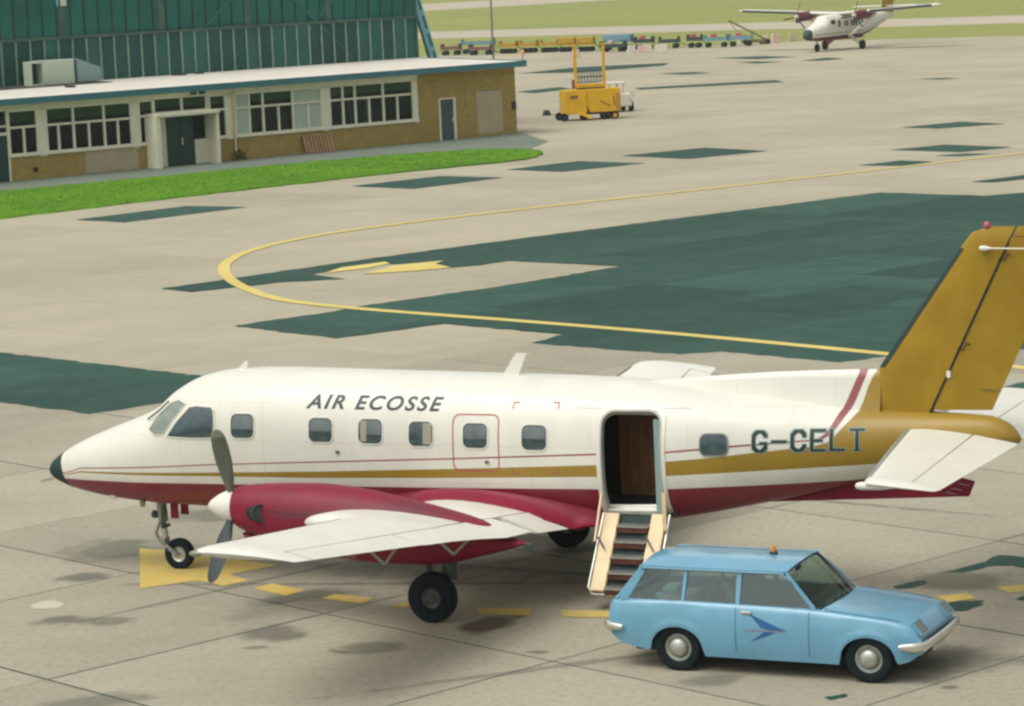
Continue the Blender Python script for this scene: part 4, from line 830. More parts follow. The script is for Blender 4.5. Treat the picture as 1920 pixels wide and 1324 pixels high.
MB().tube([SP(9.06, 0, 0), SP(9.05, .93, 0), SP(9.12, 1.02, 0), SP(9.94, 1.02, 0), SP(10.01, .93, 0), SP(10.0, 0, 0)], 0.022, 8).obj('edge_rail', 'metal_bare', sta, 60)
MB().bar(P(9.08, .80, 1.48), SP(9.05, .40, .10), .028, .028).obj('stay', 'cream_plastic', sta); MB().bar(P(9.98, .86, 1.50), SP(9.99, .22, .06), .05, .035).obj('stay', 'cream_plastic', sta)
MB().tube([SP(9.04, .30, .09), SP(9.20, .48, .10)], 0.012, 6).obj('grab_handle', 'metal_dark', sta); MB().tube([SP(9.74, .30, .09), SP(9.90, .50, .10)], 0.012, 6).obj('grab_handle', 'metal_dark', sta)

def two_tone(o, n):      # anti-glare black on the rear face of each blade
    o.data.materials.append(MATS['prop_black'])
    for p_ in o.data.polygons:
        if len(p_.vertices) == 4 and p_.index % n < n//2: p_.material_index = 1
# wings
def naca(x, t): return 5*t*(0.2969*math.sqrt(x) - 0.126*x - 0.3516*x*x + 0.2843*x**3 - 0.1036*x**4)
def camb(x): return 0.018*(4*x*(1-x))
def wing_le(v):
    k = (v-.86)/6.74; le, ch, z, t = 6.34+.24*k, 2.33-.98*k, 1.98-(7.6-v)*.1228, 0.165-.04*k
    e = .66*max(0, min(1, (v-1.9)/.4))*max(0, min(1, (3.55-v)/.45))       # leading-edge glove beside the nacelle
    return le-e, ch+e, z-e*.02, t*ch/(ch+e*.8)
def wpt(v, x, up, grow=0.0, scale=1.0):
    le, ch, z, t = wing_le(v); a = R(3.0); y = camb(x) + (naca(x, t)*scale + grow)*(1 if up else -1)
    return le + ch*(x*math.cos(a) + y*math.sin(a)), z + ch*(y*math.cos(a) - x*math.sin(a))
XC = [.74, .66, .56, .45, .35, .26, .18, .12, .07, .035, .012, 0]
def wsec(v, side, scale=1.0, xs=XC):
    r = [P(*(lambda q: (q[0], side*v, q[1]))(wpt(v, x, True, 0, scale))) for x in xs]
    r += [P(*(lambda q: (q[0], side*v, q[1]))(wpt(v, x, False, 0, scale))) for x in xs[::-1][1:]]
    return r
for side in (1, -1):
    vs_ = [.3, .86, 1.6, 1.9, 2.3, 2.4, 2.8, 3.1, 3.25, 3.4, 3.55, 4.2, 5.2, 6.2, 7.0, 7.3]
    m = MB(); m.loft([wsec(v, side) for v in vs_]); wg = m.obj('wing', 'paint_white', ap, smooth=40)
    def te_sec(v, droop=0.0, x0=.755):
        xs2 = [1.0, .93, .84, x0]; r = []
        for up, L in ((True, xs2), (False, xs2[::-1])):
            for x in L: q = wpt(v, x, up, 0.0012); r.append(P(q[0], side*v, q[1] - droop*(x-x0)))
        return r
    for nm, va, vb, dr in (('flap', 1.0, 1.84, .20), ('flap', 2.02, 4.75, .03), ('aileron', 4.79, 7.26, 0.0)):
        m = MB(); m.loft([te_sec(va + (vb-va)*k/4, dr) for k in range(5)]); m.obj(nm, 'paint_white', wg, smooth=40)
    # tip cap
    XT = [1.0, .9] + XC
    m = MB(); m.loft([wsec(7.305, side, 1.0, XT), wsec(7.45, side, .93, XT), wsec(7.56, side, .72, XT), wsec(7.64, side, .40, XT), wsec(7.665, side, .05, XT)]); m.obj('wing_tip', 'paint_white', wg, smooth=45)
    # de-icing boot wrapped on the leading edge
    m = MB(); XB = [.06, .03, .012, 0]
    def bsec(v):
        r = []
        for up, L in ((True, XB), (False, XB[::-1][1:])):
            for x in L: q = wpt(v, x, up, .004); r.append(P(q[0] - .006, side*v, q[1]))
        return r
    rr = [bsec(3.6 + 3.6*k/6) for k in range(7)]; m.grid(lambda s, t: rr[min(6, int(round(s*6)))][min(6, int(round(t*6)))], 6, 6); m.obj('deicing_boot', 'rubber_boot', wg, smooth=60)
    le, ch, z, t = wing_le(7.5)
    MB().lathe([(0, .03), (.05, .045), (.12, .03), (.15, .0)], P(le + .12, side*7.64, z+.0), (1, 0, 0), 10).obj('navigation_light', 'lamp_glass', wg, smooth=60)
    for v in (3.5, 5.3):   # V-shaped hinge brackets under the trailing edge
        q = wpt(v, .78, False); q2 = wpt(v, .99, False); m = MB()
        m.bar(P(q[0]-.12, side*v, q[1]), P(q[0]+.13, side*v, q[1]-.20), .02, .035); m.bar(P(q2[0]-.06, side*v, q2[1]), P(q[0]+.13, side*v, q[1]-.20), .02, .03); m.obj('hinge_bracket', 'metal_grey', wg)
    for v in (6.6, 7.0, 7.3):
        q = wpt(v, 1.0, True); MB().tube([P(q[0], side*v, q[1]), P(q[0]+.16, side*(v+.02), q[1]-.015)], .004, 5).obj('static_wick', 'metal_dark', wg)
    # engine nacelle
    NU = [4.42, 4.55, 4.8, 5.2, 5.6, 6.1, 6.6, 7.0, 7.5, 8.0, 8.35, 8.6]
    nzt = pchip(NU, [1.715, 1.745, 1.77, 1.79, 1.795, 1.765, 1.69, 1.61, 1.50, 1.36, 1.16, 1.10]); nzb = pchip(NU, [1.20, 1.13, 1.05, .96, .88, .80, .755, .755, .79, .90, .99, 1.07]); nw = pchip(NU, [.25, .29, .34, .38, .40, .41, .39, .36, .31, .24, .16, .05])
    m = MB(); rr = []
    for u in list(np.linspace(4.42, 8.6, 44)):
        t_, b_, w_ = nzt(u), nzb(u), nw(u); ring = []
        for k in range(36):
            a = 2*math.pi*k/36; c, s = math.cos(a), math.sin(a); ring.append(P(u, side*(2.4 + w_*abs(c)**.85*(1 if c > 0 else -1)), (t_+b_)/2 + (t_-b_)/2*abs(s)**.9*(1 if s > 0 else -1)))
        rr.append(ring)
    m.loft(rr); nc = m.obj('nacelle', 'nacelle_paint', ap, smooth=50)
    for us_ in (4.70, 5.32, 6.25):      # cowling joints
        m = MB(); rg_ = []
        for u in (us_, us_+.012):
            t_, b_, w_ = nzt(u), nzb(u), nw(u)
            rg_.append([P(u, side*(2.4 + (w_+.002)*abs(math.cos(a_))**.85*(1 if math.cos(a_) > 0 else -1)), (t_+b_)/2 + ((t_-b_)/2+.002)*abs(math.sin(a_))**.9*(1 if math.sin(a_) > 0 else -1)) for a_ in [2*math.pi*k/60 for k in range(60)]])
        m.loft(rg_, False); m.obj('cowling_joint', 'otter_maroon', nc)
    m = MB()
    for k in range(12):
        ua, ub = 4.72+k*.13, 4.72+(k+1)*.13; m.bar(P(ua, side*2.4+side*(nw(ua)*.985), (nzt(ua)+nzb(ua))/2+.10), P(ub, side*2.4+side*(nw(ub)*.985), (nzt(ub)+nzb(ub))/2+.10), .006, .010)
    m.obj('cowling_joint', 'otter_maroon', nc)
    for sd in (1, -1):     # exhaust stubs
        c0 = Vector((4.76, side*(2.4 + sd*.24), 1.42)); dr_ = Vector((.75, sd*side*.62, .12)).normalized(); p0 = P(*c0); dd = Vector((-dr_.x, dr_.y, dr_.z))
        MB().lathe([(0, .10), (.16, .115), (.235, .115), (.235, .10), (.10, .095), (.10, 0)], p0, dd, 20).obj('exhaust', 'black', nc, smooth=40)
        MB().lathe([(.205, .112), (.245, .124), (.25, .112), (.22, .098)], p0, dd, 20).obj('exhaust_lip', 'metal_dark', nc, smooth=50)
    m = MB(); m.prism([(4.50, 1.12), (4.62, 1.00), (5.2, .90), (5.2, 1.02)], lambda a, b, t: P(a, side*2.4 + t, b), -.15, .15); m.obj('chin_intake', 'paint_maroon', nc, bevel=.03)
    MB().box(P(8.64, side*2.4, 1.04), (.12, .06, .10)).obj('tail_drain', 'metal_dark', nc, bevel=.01)
    # spinner and three-bladed propeller
    hub = Vector((4.27, side*2.4, 1.455))
    m = MB(); m.lathe([(-.31, .0), (-.295, .035), (-.24, .09), (-.12, .165), (0, .215), (.11, .242), (.14, .242), (.14, .0)], P(*hub), (-1, 0, 0), 28); sp_o = m.obj('spinner', 'paint_white', ap, smooth=50)
    for phi in ((19, 139, 259) if side > 0 else (70, 190, 310)):
        a = R(phi); rad = Vector((0, side*math.sin(a), math.cos(a))); tan = Vector((0, math.cos(a)*side, -math.sin(a))); fwd = Vector((1, 0, 0))
        def bl_ring(r, ch, th, tw):
            cdir = (tan*math.cos(tw) + fwd*math.sin(tw)); tdir = cdir.cross(rad); c0 = P(hub.x + .09, hub.y, hub.z) + rad*r
            return [c0 + cdir*(ch/2*math.cos(2*math.pi*k/14)) + tdir*(th/2*math.sin(2*math.pi*k/14)) for k in range(14)]
        prof = [(.16, .09, .08, 100), (.30, .12, .07, 97), (.45, .20, .045, 92), (.70, .25, .030, 86), (.92, .24, .02, 82), (1.06, .205, .014, 80), (1.14, .145, .011, 79), (1.18, .05, .006, 79)]
        m = MB(); m.loft([bl_ring(r, c, t, R(w)) for r, c, t, w in prof]); two_tone(m.obj('propeller_blade', 'prop_blade', sp_o, smooth=50), 14)
        m = MB(); m.loft([bl_ring(r, c*1.02, t*1.3, R(w)) for r, c, t, w in prof[5:]]); two_tone(m.obj('blade_tip', 'prop_tip', sp_o, smooth=50), 14)
# wing root fillets
for side in (1, -1):
    m = MB()
    def fil(s, t):
        u = 5.35 + s*(9.04-5.35); env = math.sin(math.pi*min(max(s, 0.002), .998))**.7
        zt_ = 1.18 + .36*env*(1-.25*s); x = min(max((u-6.36)/2.25, 0), 1.0); zw = wpt(1.25, x, True)[1] if u < 8.6 else 1.04 - (u-8.6)*.1
        v0 = surf_v(u, zt_) - .02; v1 = v0 + .03 + .50*env
        zlow = zw - .03 if 6.2 < u < 8.75 else (1.06 if u < 6.2 else 1.02)
        if t <= .8:
            a = t/.8*math.pi/2; return P(u, side*(v0 + (v1-v0)*(1-math.cos(a))), zt_ - (zt_-zlow)*math.sin(a))
        k = (t-.8)/.2; return P(u, side*(v1 - k*.5*env), zlow - .18*k*env)
    m.grid(fil, 48, 20); m.obj('wing_root_fillet', 'paint_maroon', ap, smooth=60)

# fin, rudder, dorsal fillet, ventral fin
def foil_ring(le, te, z, th, yc=0.0, n=9, axis='z'):
    xs = [0.5*(1-math.cos(math.pi*k/n)) for k in range(n+1)]; up = [(le+(te-le)*x, naca(x, th)*(te-le)) for x in xs]; lo = [(a, -b) for a, b in up[1:-1][::-1]]
    return up + lo
def fin_part(zs, le, te, th, name, mt, full=(0, 1)):
    m = MB(); rr = []
    for z in zs:
        L, T = le(z), te(z); rr.append([P(a, b, z) for a, b in foil_ring(L, T, z, th)])
    m.loft(rr); return m.obj(name, mt, ap, smooth=45)
fle = lambda z: 12.335 + (z-2.5)*.71 if z < 4.72 else 13.91 + (z-4.72)*.80 + max(0, z-4.86)*2.2
hin = lambda z: 13.44 + (z-2.54)*.486
fte = lambda z: 14.22 + (z-2.52)*.475
m = MB(); rr = []
def half_foil(le, te, cut0, cut1, th, z, n=10):
    xs = [cut0 + (cut1-cut0)*(0.5*(1-math.cos(math.pi*k/n))) for k in range(n+1)]
    up = [(le+(te-le)*x, naca(x, th)*(te-le)) for x in xs]; return [P(a, b, z) for a, b in up] + [P(a, -b, z) for a, b in up[::-1]]
FZ = [2.42, 2.8, 3.2, 3.6, 4.0, 4.4, 4.72, 4.86, 4.915, 4.935]
for z in FZ:
    L, T, Hx = fle(z), fte(z), hin(z); th = .085 if z < 4.8 else (.07 if z < 4.9 else .03); rr.append(half_foil(L, T, 0.0, (Hx-.012-L)/(T-L), th, z))
m.loft(rr); fin = m.obj('fin', 'paint_gold', ap, smooth=45)
m = MB(); rr = []
for z in [2.545, 2.9, 3.3, 3.7, 4.1, 4.45, 4.72, 4.80]:
    L, T, Hx = fle(z), fte(z), hin(z); rr.append(half_foil(L, T, (Hx+.012-L)/(T-L), 1.0, .082, z))
m.loft(rr); rud = m.obj('rudder', 'paint_gold', ap, smooth=45)
m = MB(); rr = []
for z in [4.81, 4.88, 4.92, 4.935]:
    L, T, Hx = fle(z), fte(z), hin(z); th = .07 if z < 4.9 else .03; rr.append(half_foil(L, T, (Hx+.02-L)/(T-L), 1.0, th, z))
m.loft(rr); m.obj('rudder_horn', 'paint_gold', ap, smooth=45)
# boot on the fin's leading edge
m = MB(); rr = []
for z in [3.10, 3.5, 3.9, 4.3, 4.66]:
    L, T = fle(z), fte(z); xs = [.045, .02, .006, 0]; up = [(L-.012+(T-L)*x, naca(x, .085)*(T-L)+.006) for x in xs]; rr.append([P(a, b, z) for a, b in up] + [P(a, -b, z) for a, b in up[::-1][1:]])
m.grid(lambda s, t: rr[int(round(s*4))][int(round(t*6))], 4, 6); m.obj('deicing_boot', 'rubber_boot', fin, smooth=60)
# rudder hinge notches and tab line (dark slots)
for z in (4.52, 3.36):
    Hx = hin(z)
    for s in (1, -1):
        m = MB(); L, T = fle(z), fte(z); y = naca((Hx-L)/(T-L), .085)*(T-L) + .004
        for a, b in (((Hx-.04, z+.0), (Hx+.05, z-.015)), ((Hx+.05, z-.015), (Hx+.08, z+.07)), ((Hx+.08, z+.07), (Hx+.14, z+.05))): m.bar(P(a[0], s*y, a[1]), P(b[0], s*y, b[1]), .006, .02, (0, 1, 0))
        m.obj('hinge_slot', 'black', rud)
for s in (1, -1):
    m = MB(); zs = [2.62, 3.2, 3.8, 4.35]
    for a, b in zip(zs[:-1], zs[1:]): ya = naca(.86, .082)*(fte(a)-fle(a)) + .002; m.bar(P(fte(a)-.27, s*ya, a+.2), P(fte(b)-.27, s*ya, b+.2), .004, .012, (0, 1, 0))
    m.bar(P(fte(2.82)-.27, s*.035, 2.82), P(fte(2.82)-.02, s*.02, 2.80), .004, .012, (0, 0, 1)); m.obj('tab_seam', 'dull_brown', rud)
    m = MB()
    for a, b in zip(FZ[:6], FZ[1:7]): m.bar(P(hin(a), s*(naca((hin(a)-fle(a))/(fte(a)-fle(a)), .085)*(fte(a)-fle(a))-.004), a), P(hin(b), s*(naca((hin(b)-fle(b))/(fte(b)-fle(b)), .085)*(fte(b)-fle(b))-.004), b), .03, .02, (0, 1, 0))
    m.obj('hinge_gap', 'black', fin)
MB().box(P(hin(3.02)+.01, .06, 3.02), (.05, .04, .09)).obj('hinge_fitting', 'paint_white', rud)
# dorsal fillet running forward of the fin, carries the livery
m = MB(); rr = []
for k in range(15):
    s = k/14; u = 9.55 + s*3.22; zt_ = 2.87 + s*.20 + .035*math.sin(math.pi*s); zb_ = FZT(u) - .10; hw = .10 + .05*s
    top = max(zt_, FZT(u)+.004) if k else FZT(u)+.002
    ring = [P(u, -hw*1.2, zb_), P(u, -hw*.62, zb_+(top-zb_)*.35), P(u, -.050, zb_+(top-zb_)*.8), P(u, -.022, top-.012), P(u, 0, top), P(u, .022, top-.012), P(u, .050, zb_+(top-zb_)*.8), P(u, hw*.62, zb_+(top-zb_)*.35), P(u, hw*1.2, zb_)]
    rr.append(ring)
m.loft(rr); m.obj('dorsal_fillet', 'airliner_livery', ap, smooth=50)
m = MB(); m.prism([(10.9, 1.24), (13.9, 1.40), (13.98, 1.60), (13.2, 1.80), (12.0, 1.60), (11.0, 1.32)], lambda a, b, t: P(a, t, b), -.022, .022)
m.obj('ventral_fin', 'paint_maroon', ap, bevel=.01)
# tail light and aerials on the fin
MB().lathe([(0, .035), (.025, .045), (.05, .042), (.075, .025), (.08, 0)], P(14.22, 0, 4.92), (0, 0, 1), 14).obj('tail_beacon', 'beacon_red', ap, smooth=50)
m = MB(); m.tube([P(14.20, .12, 4.665), P(14.9, .155, 4.66), P(15.2, .16, 4.655)], .010, 6); m.obj('aerial', 'paint_white', ap); MB().lathe([(0, .0), (.02, .03), (.08, .036), (.16, .012)], P(14.13, .11, 4.665), (-1, 0, 0), 10).obj('aerial_insulator', 'paint_white', ap, smooth=50)
# tailplane
for side in (1, -1):
    def ts(v): k = (v-.1)/3.6; return 13.10+.42*k, 14.62-.20*k, 2.285-.03*k
    m = MB(); rr = []
    def tring(v, c0, c1, th=.10):
        L, T, z = ts(v); xs = [c0+(c1-c0)*(.5*(1-math.cos(math.pi*k/8))) for k in range(9)]; ch = T-L
        f = lambda x, s: P(L+ch*x, side*v, z - .13*x*ch/1.4*1.0 + s*naca(x, th)*ch)
        return [f(x, 1) for x in xs] + [f(x, -1) for x in xs[::-1]]
    for v in (.05, .9, 1.8, 2.7, 3.5): rr.append(tring(v, 0.0, .60))
    m.loft(rr); tp = m.obj('tailplane', 'paint_white', ap, smooth=45)
    m = MB(); m.loft([tring(v, .615, 1.0) for v in (.22, .9, 1.8, 2.7, 3.5)]); m.obj('elevator', 'paint_white', tp, smooth=45)
    m = MB(); m.loft([tring(3.51, 0.0, 1.0), tring(3.62, .0, 1.0, .09), tring(3.72, .02, .97, .05), tring(3.75, .05, .93, .01)]); m.obj('tailplane_tip', 'paint_white', tp, smooth=50)
    m = MB(); m.lathe([(0, 0), (.02, .035), (.08, .05), (.3, .045), (.5, .02)], P(13.40, side*3.66, 2.205), (-1, 0, 0), 12); m.obj('mass_balance', 'paint_white', tp, smooth=60)
    rr = []
    for v in (.25, 1.2, 2.2, 3.2, 3.45):
        L, T, z = ts(v); ch = T-L; rr.append([P(L-.008+ch*x, side*v, z - .13*x*ch/1.4 + s*(naca(x, .10)*ch+.005)) for x, s in ((.06, 1), (.03, 1), (.01, 1), (0, 1), (.01, -1), (.03, -1), (.06, -1))])
    m = MB(); m.grid(lambda s, t: rr[int(round(s*4))][int(round(t*6))], 4, 6); m.obj('deicing_boot', 'metal_grey', tp, smooth=60)
    for v in (2.9, 3.2, 3.45): L, T, z = ts(v); MB().tube([P(T, side*v, z-.14), P(T+.14, side*(v+.02), z-.16)], .004, 5).obj('static_wick', 'metal_dark', tp)
    m = MB(); L, T, z = ts(1.5); m.bar(P(T-.24, side*.5, z-.085), P(T-.20, side*2.2, z-.088), .012, .004); m.obj('tab_seam', 'cabin_blind', tp)
# blade aerials on the back
def blade(u0, ub, ut0, ut1, zt, name):
    zb = FZT(u0) - .02; m = MB(); a, b = .016, .006
    m.hexa([P(u0, -a, zb), P(ub, -a, zb), P(ub, a, zb), P(u0, a, zb), P(ut0, -b, zt), P(ut1, -b, zt), P(ut1, b, zt), P(ut0, b, zt)]); m.obj(name, 'paint_white', ap, bevel=.004)
blade(7.38, 7.62, 7.59, 7.755, 3.235, 'blade_aerial'); blade(3.24, 3.42, 3.39, 3.43, 3.09, 'blade_aerial')
MB().box(P(3.0, .2, .95), (.14, .02, .10)).obj('belly_aerial', 'dull_brown', ap); MB().box(P(1.22, .26, 1.11), (.10, .05, .09)).obj('pitot_probe', 'paint_white', ap, bevel=.01); m = MB(); m.lathe([(0, .0), (.05, .05), (.12, .03)], P(1.75, .35, 1.10), (0, 0, -1), 10); m.obj('belly_light', 'lamp_glass', ap)

# undercarriage
def wheel(c, Rt, wt, parent, nm, hubm='hub_silver', ax=(0, 1, 0), hubr=.5, outs=1):
    hr = Rt*hubr; y = wt/2
    m = MB(); m.lathe([(-y*.55, hr*.3), (-y*.6, hr), (y*.6, hr), (y*.55, hr*.85), (y*.35, hr*.7), (y*.42, hr*.35), (y*.62, hr*.25), (y*.62, 0)] if outs > 0 else [(-y*.62, 0), (-y*.62, hr*.25), (-y*.42, hr*.35), (-y*.35, hr*.7), (-y*.55, hr*.85), (-y*.6, hr), (y*.6, hr), (y*.55, hr*.3)], c, ax, 28)
    w_ = m.obj(nm, hubm, parent, smooth=35)
    prof = [(-y*.62, hr*.97), (-y*.92, hr*1.15), (-y, Rt*.78), (-y*.93, Rt*.92), (-y*.70, Rt*.985), (-y*.42, Rt), (-y*.40, Rt*.985), (-y*.34, Rt*.985), (-y*.32, Rt), (0-.012, Rt*1.0), (-.008, Rt*.985), (.008, Rt*.985), (.012, Rt), (y*.32, Rt), (y*.34, Rt*.985), (y*.40, Rt*.985), (y*.42, Rt), (y*.70, Rt*.985), (y*.93, Rt*.92), (y, Rt*.78), (y*.92, hr*1.15), (y*.62, hr*.97)]
    m = MB(); m.lathe(prof, c, ax, 40, True); m.obj('tyre', 'rubber', w_, smooth=30); return w_
for side in (1, -1):
    c = P(UM, side*2.47, .333); wheel(c, .335, .21, ap, 'main_wheel', 'metal_dark', (0, side, 0), .42)
    lg = MB().tube([P(7.40, side*2.22, .85), P(7.33, side*2.24, .45), P(7.30, side*2.27, .33)], [.075, .07, .05], 12).obj('main_leg', 'metal_grey', ap, 50)
    MB().bar(P(7.13, side*2.30, .85), P(7.22, side*2.30, .40), .10, .05).obj('drag_strut', 'metal_dark', lg); MB().tube([P(7.3, side*2.22, .333), P(7.28, side*2.45, .333)], .04, 10).obj('axle', 'metal_grey', lg)
    MB().box(P(7.47, side*2.33, .72), (.20, .025, .34)).obj('gear_door', 'metal_dark', lg); MB().box(P(7.44, side*2.24, .80), (.16, .18, .16)).obj('trunnion', 'metal_dark', lg, bevel=.02); MB().tube([P(7.50, side*2.46, .62), P(7.56, side*2.5, .5), P(7.52, side*2.5, .40)], .012, 6).obj('hose', 'black', lg)
c = P(2.12, .0, .225); wheel(c, .228, .15, ap, 'nose_wheel', 'metal_bare', (0, 1, 0), .52)
lg = MB().tube([P(1.86, 0, 1.05), P(1.88, 0, .70)], .075, 14).obj('nose_leg', 'metal_grey', ap, 50)
MB().tube([P(1.88, 0, .74), P(1.90, 0, .42)], .045, 12).obj('oleo', 'metal_bare', lg, 50)
for s in (1, -1): MB().bar(P(1.86, s*.03, .40), P(2.12, s*.10, .225), .035, .06).obj('fork', 'metal_grey', lg)
MB().box(P(1.88, 0, .42), (.10, .16, .09)).obj('fork_crown', 'metal_grey', lg, bevel=.01)
m = MB(); m.bar(P(1.84, .0, .72), P(1.74, .0, .52), .05, .025); m.bar(P(1.74, .0, .52), P(1.80, .0, .40), .05, .025); m.obj('torque_link', 'metal_grey', lg)
MB().lathe([(0, .0), (.01, .05), (.07, .062), (.09, .05), (.095, 0)], P(1.80, .0, .80), (1, 0, 0), 14).obj('taxi_lamp', 'metal_dark', lg, 50)
MB().bar(P(1.92, .05, .95), P(1.90, .05, .62), .05, .05).obj('actuator', 'metal_dark', lg); MB().box(P(1.91, .0, .63), (.06, .20, .05)).obj('steering_collar', 'metal_dark', lg, bevel=.01)
for s in (1, -1): MB().box(P(2.16, s*.15, .93), (.13, .015, .30)).obj('nose_gear_door', 'paint_maroon', ap, bevel=.004)

# ------------------------------------------------------------------ blue estate car; x forward, y<0 is the side nearest the photographer
CA = 0.4401
car = thing('estate_car', 'light blue two-door estate car with amber roof lamp parked by the stairs', 'car', (3.207, 34.281, 0), -CA)
WX = (-1.165, 1.235)
belt = pchip([-2.08, -2.03, -1.9, -1, 0, .55, 1.0, 1.45, 1.64, 1.73, 1.80, 1.86], [.76, .82, .845, .86, .85, .835, .80, .755, .722, .690, .63, .53])
lowc = pchip([-2.08, -2.0, -1.85, -1.5, -1.0, .9, 1.5, 1.7, 1.84], [.46, .38, .30, .245, .205, .205, .23, .27, .36])
hwx = pchip([-2.08, -2.0, -1.8, -1.4, 0, 1.1, 1.5, 1.72, 1.84], [.69, .735, .765, .785, .79, .785, .765, .735, .69])
def low(x):
    z = lowc(x)
    for wx in WX:
        d = abs(x-wx)
        if d < .335: z = max(z, .285 + math.sqrt(.335**2 - d*d)*.80)
    return z
def hw(x, z):
    b = belt(x); k = (z-.52)/(b-.52) if z > .52 else (.52-z)/.32
    fl = 0.0
    for wx in WX:
        r = math.hypot(x-wx, (z-.285)*1.2); fl = max(fl, .011*math.exp(-((r-.365)/.05)**2))
    return hwx(x) - (.055*k*k if z > .52 else .035*k*k) + fl
m = MB(); xs = sorted(set([-2.08, -2.06, -2.03] + [round(-2.0 + k*.04, 3) for k in range(96)] + [1.83, 1.845, 1.86] + [round(wx + s*.3349, 4) for wx in WX for s in (1, -1)]))
NS = 10; ringsL = []
for x in xs:
    b, lo = belt(x), low(x); r = []
    for k in range(NS+1):
        z = lo + (b-.018-lo)*k/NS; r.append((x, hw(x, z), z))
    r.append((x, hw(x, b)-.012, b-.004)); y1 = hw(x, b)-.03
    for k in range(6): t = 1-k/5; r.append((x, y1*t, b + .040*(1-t*t) + (.004 if .25 < t < .9 else 0)))
    ringsL.append(r)
npt = len(ringsL[0])
for sd in (1, -1):
    o = [(x, -sd*y, z) for r in ringsL for x, y, z in r]; f = []
    for i in range(len(xs)-1):
        for k in range(npt-1):
            if k > NS+1 and -1.96 < (xs[i]+xs[i+1])/2 < .60: continue
            f.append((i*npt+k, (i+1)*npt+k, (i+1)*npt+k+1, i*npt+k+1))
    m.add(o, f)
for i in (0, -1):       # nose and tail panels
    r = ringsL[i]; pts = [(x, -y, z) for x, y, z in r] + [(x, y, z) for x, y, z in r[::-1][1:]]
    m.add(pts, [tuple(range(len(pts)))])
body = m.obj('body', 'car_blue', car, smooth=38, fix=True)
# seams: door, bonnet
def seam(pts, nm='panel_seam', mt='seam_blue', wd=.009):
    mm = MB()
    for a, b in zip(pts[:-1], pts[1:]): mm.bar(a, b, wd, .004)
    return mm.obj(nm, mt, body)
def sidept(x, z, off=.002, sd=-1): return (x, sd*(hw(x, z)+off), z)
for sd in (-1, 1):
    seam([sidept(-.40, .83-.06*k*1.0, .001, sd) for k in range(0, 10)]); seam([sidept(.52, .82-.06*k, .001, sd) for k in range(0, 10)])
    MB().box((-.26, sd*(hw(-.26, .77)+.012), .775), (.13, .03, .028)).obj('door_handle', 'chrome', body, bevel=.006)
seam([(.70, -.68+.068*k*2, belt(.7)+.043*(1-((-.68+.136*k)/.70)**2)) for k in range(11)])
for sd in (-1, 1): seam([(x, sd*(hw(x, belt(x))-.05), belt(x)+.008) for x in np.arange(.70, 1.62, .1)])
# roof
def roofz(x, y): e = max(0, (-1.35-x)/.33); e2 = max(0, (x-.02)/.2); return 1.258 + .075*(1-abs(y/.61)**2.4) - .035*e*e - .018*e2*e2
def rf(s, t):
    x = -1.68 + s*1.88; yy = -.615 + t*1.23; x2 = x + (.06*(1-(yy/.6)**2) if s > .9 else 0)*(s-.9)*10; return (x2, yy, roofz(x, yy))
m = MB(); m.grid(rf, 24, 20); m.grid(lambda s, t: tuple(Vector(rf(s, t)) - Vector((0, 0, .03))), 24, 20)
rfo = m.obj('roof', 'car_blue', car, smooth=50, fix=False)
m = MB()
for sd in (1, -1): m.bar((-1.66, sd*.615, 1.240), (.19, sd*.615, 1.243), .03, .05)
m.bar((-1.68, -.6, 1.222), (-1.68, .6, 1.222), .03, .05); m.obj('cant_rail', 'car_blue', rfo, bevel=.008)
for k in (-1, 1): MB().tube([(-1.62, k*.632, 1.232), (-.6, k*.637, 1.236), (.12, k*.632, 1.236), (.30, k*.645, 1.15), (.58, k*.705, .87)], .007, 6).obj('drip_rail', 'car_blue', rfo)
# pillars
def pillar(xb, xt, wb, wt, nm='pillar', yb=None):
    for sd in (1, -1):
        y0 = hw(xb, belt(xb)) - .025; y1 = .60; mm = MB(); zb, zt = belt(xb)-.03, 1.245
        mm.hexa([(xb-wb/2, sd*(y0-.035), zb), (xb+wb/2, sd*(y0-.035), zb), (xb+wb/2, sd*y0, zb), (xb-wb/2, sd*y0, zb), (xt-wt/2, sd*(y1-.035), zt), (xt+wt/2, sd*(y1-.035), zt), (xt+wt/2, sd*y1, zt), (xt-wt/2, sd*y1, zt)])
        mm.obj(nm, 'car_blue', rfo, bevel=.006)
pillar(.60, .185, .06, .05); pillar(-.395, -.39, .055, .07); pillar(-1.10, -1.075, .045, .045); pillar(-1.93, -1.62, .18, .10)
# glass
def side_glass(q, sd):
    mm = MB(); o = []
    for x, z in q: t = (z-.84)/.40; o.append((x, sd*((hw(x, belt(x))-.045)*(1-t) + .578*t), z))
    mm.add(o, [tuple(range(len(o)))]); return mm.obj('side_window', 'car_glass', car)
for sd in (1, -1):
    side_glass([(-.375, .835), (.575, .825), (.20, 1.235), (-.36, 1.235)], sd); side_glass([(-1.085, .845), (-.415, .84), (-.42, 1.235), (-1.06, 1.235)], sd); side_glass([(-1.86, .84), (-1.115, .845), (-1.09, 1.235), (-1.60, 1.23)], sd)
    mm = MB(); mm.bar((-1.9, sd*(hw(-1.5, .85)-.03), .845), (.58, sd*(hw(.5, .83)-.03), .832), .03, .02); mm.obj('window_sill', 'car_blue', body)
m = MB(); m.grid(lambda s, t: (.64 + .10*(1-((t-.5)*2)**2) - s*(.455+.04*(1-((t-.5)*2)**2)), (-.685+t*1.37)*(1-s)+(-.575+t*1.15)*s, .836+.035*(1-((t-.5)*2)**2)*(1-s) + s*(.425+.035*(1-((t-.5)*2)**2)*1.0)), 6, 16); m.obj('windscreen', 'car_glass', car, smooth=60)
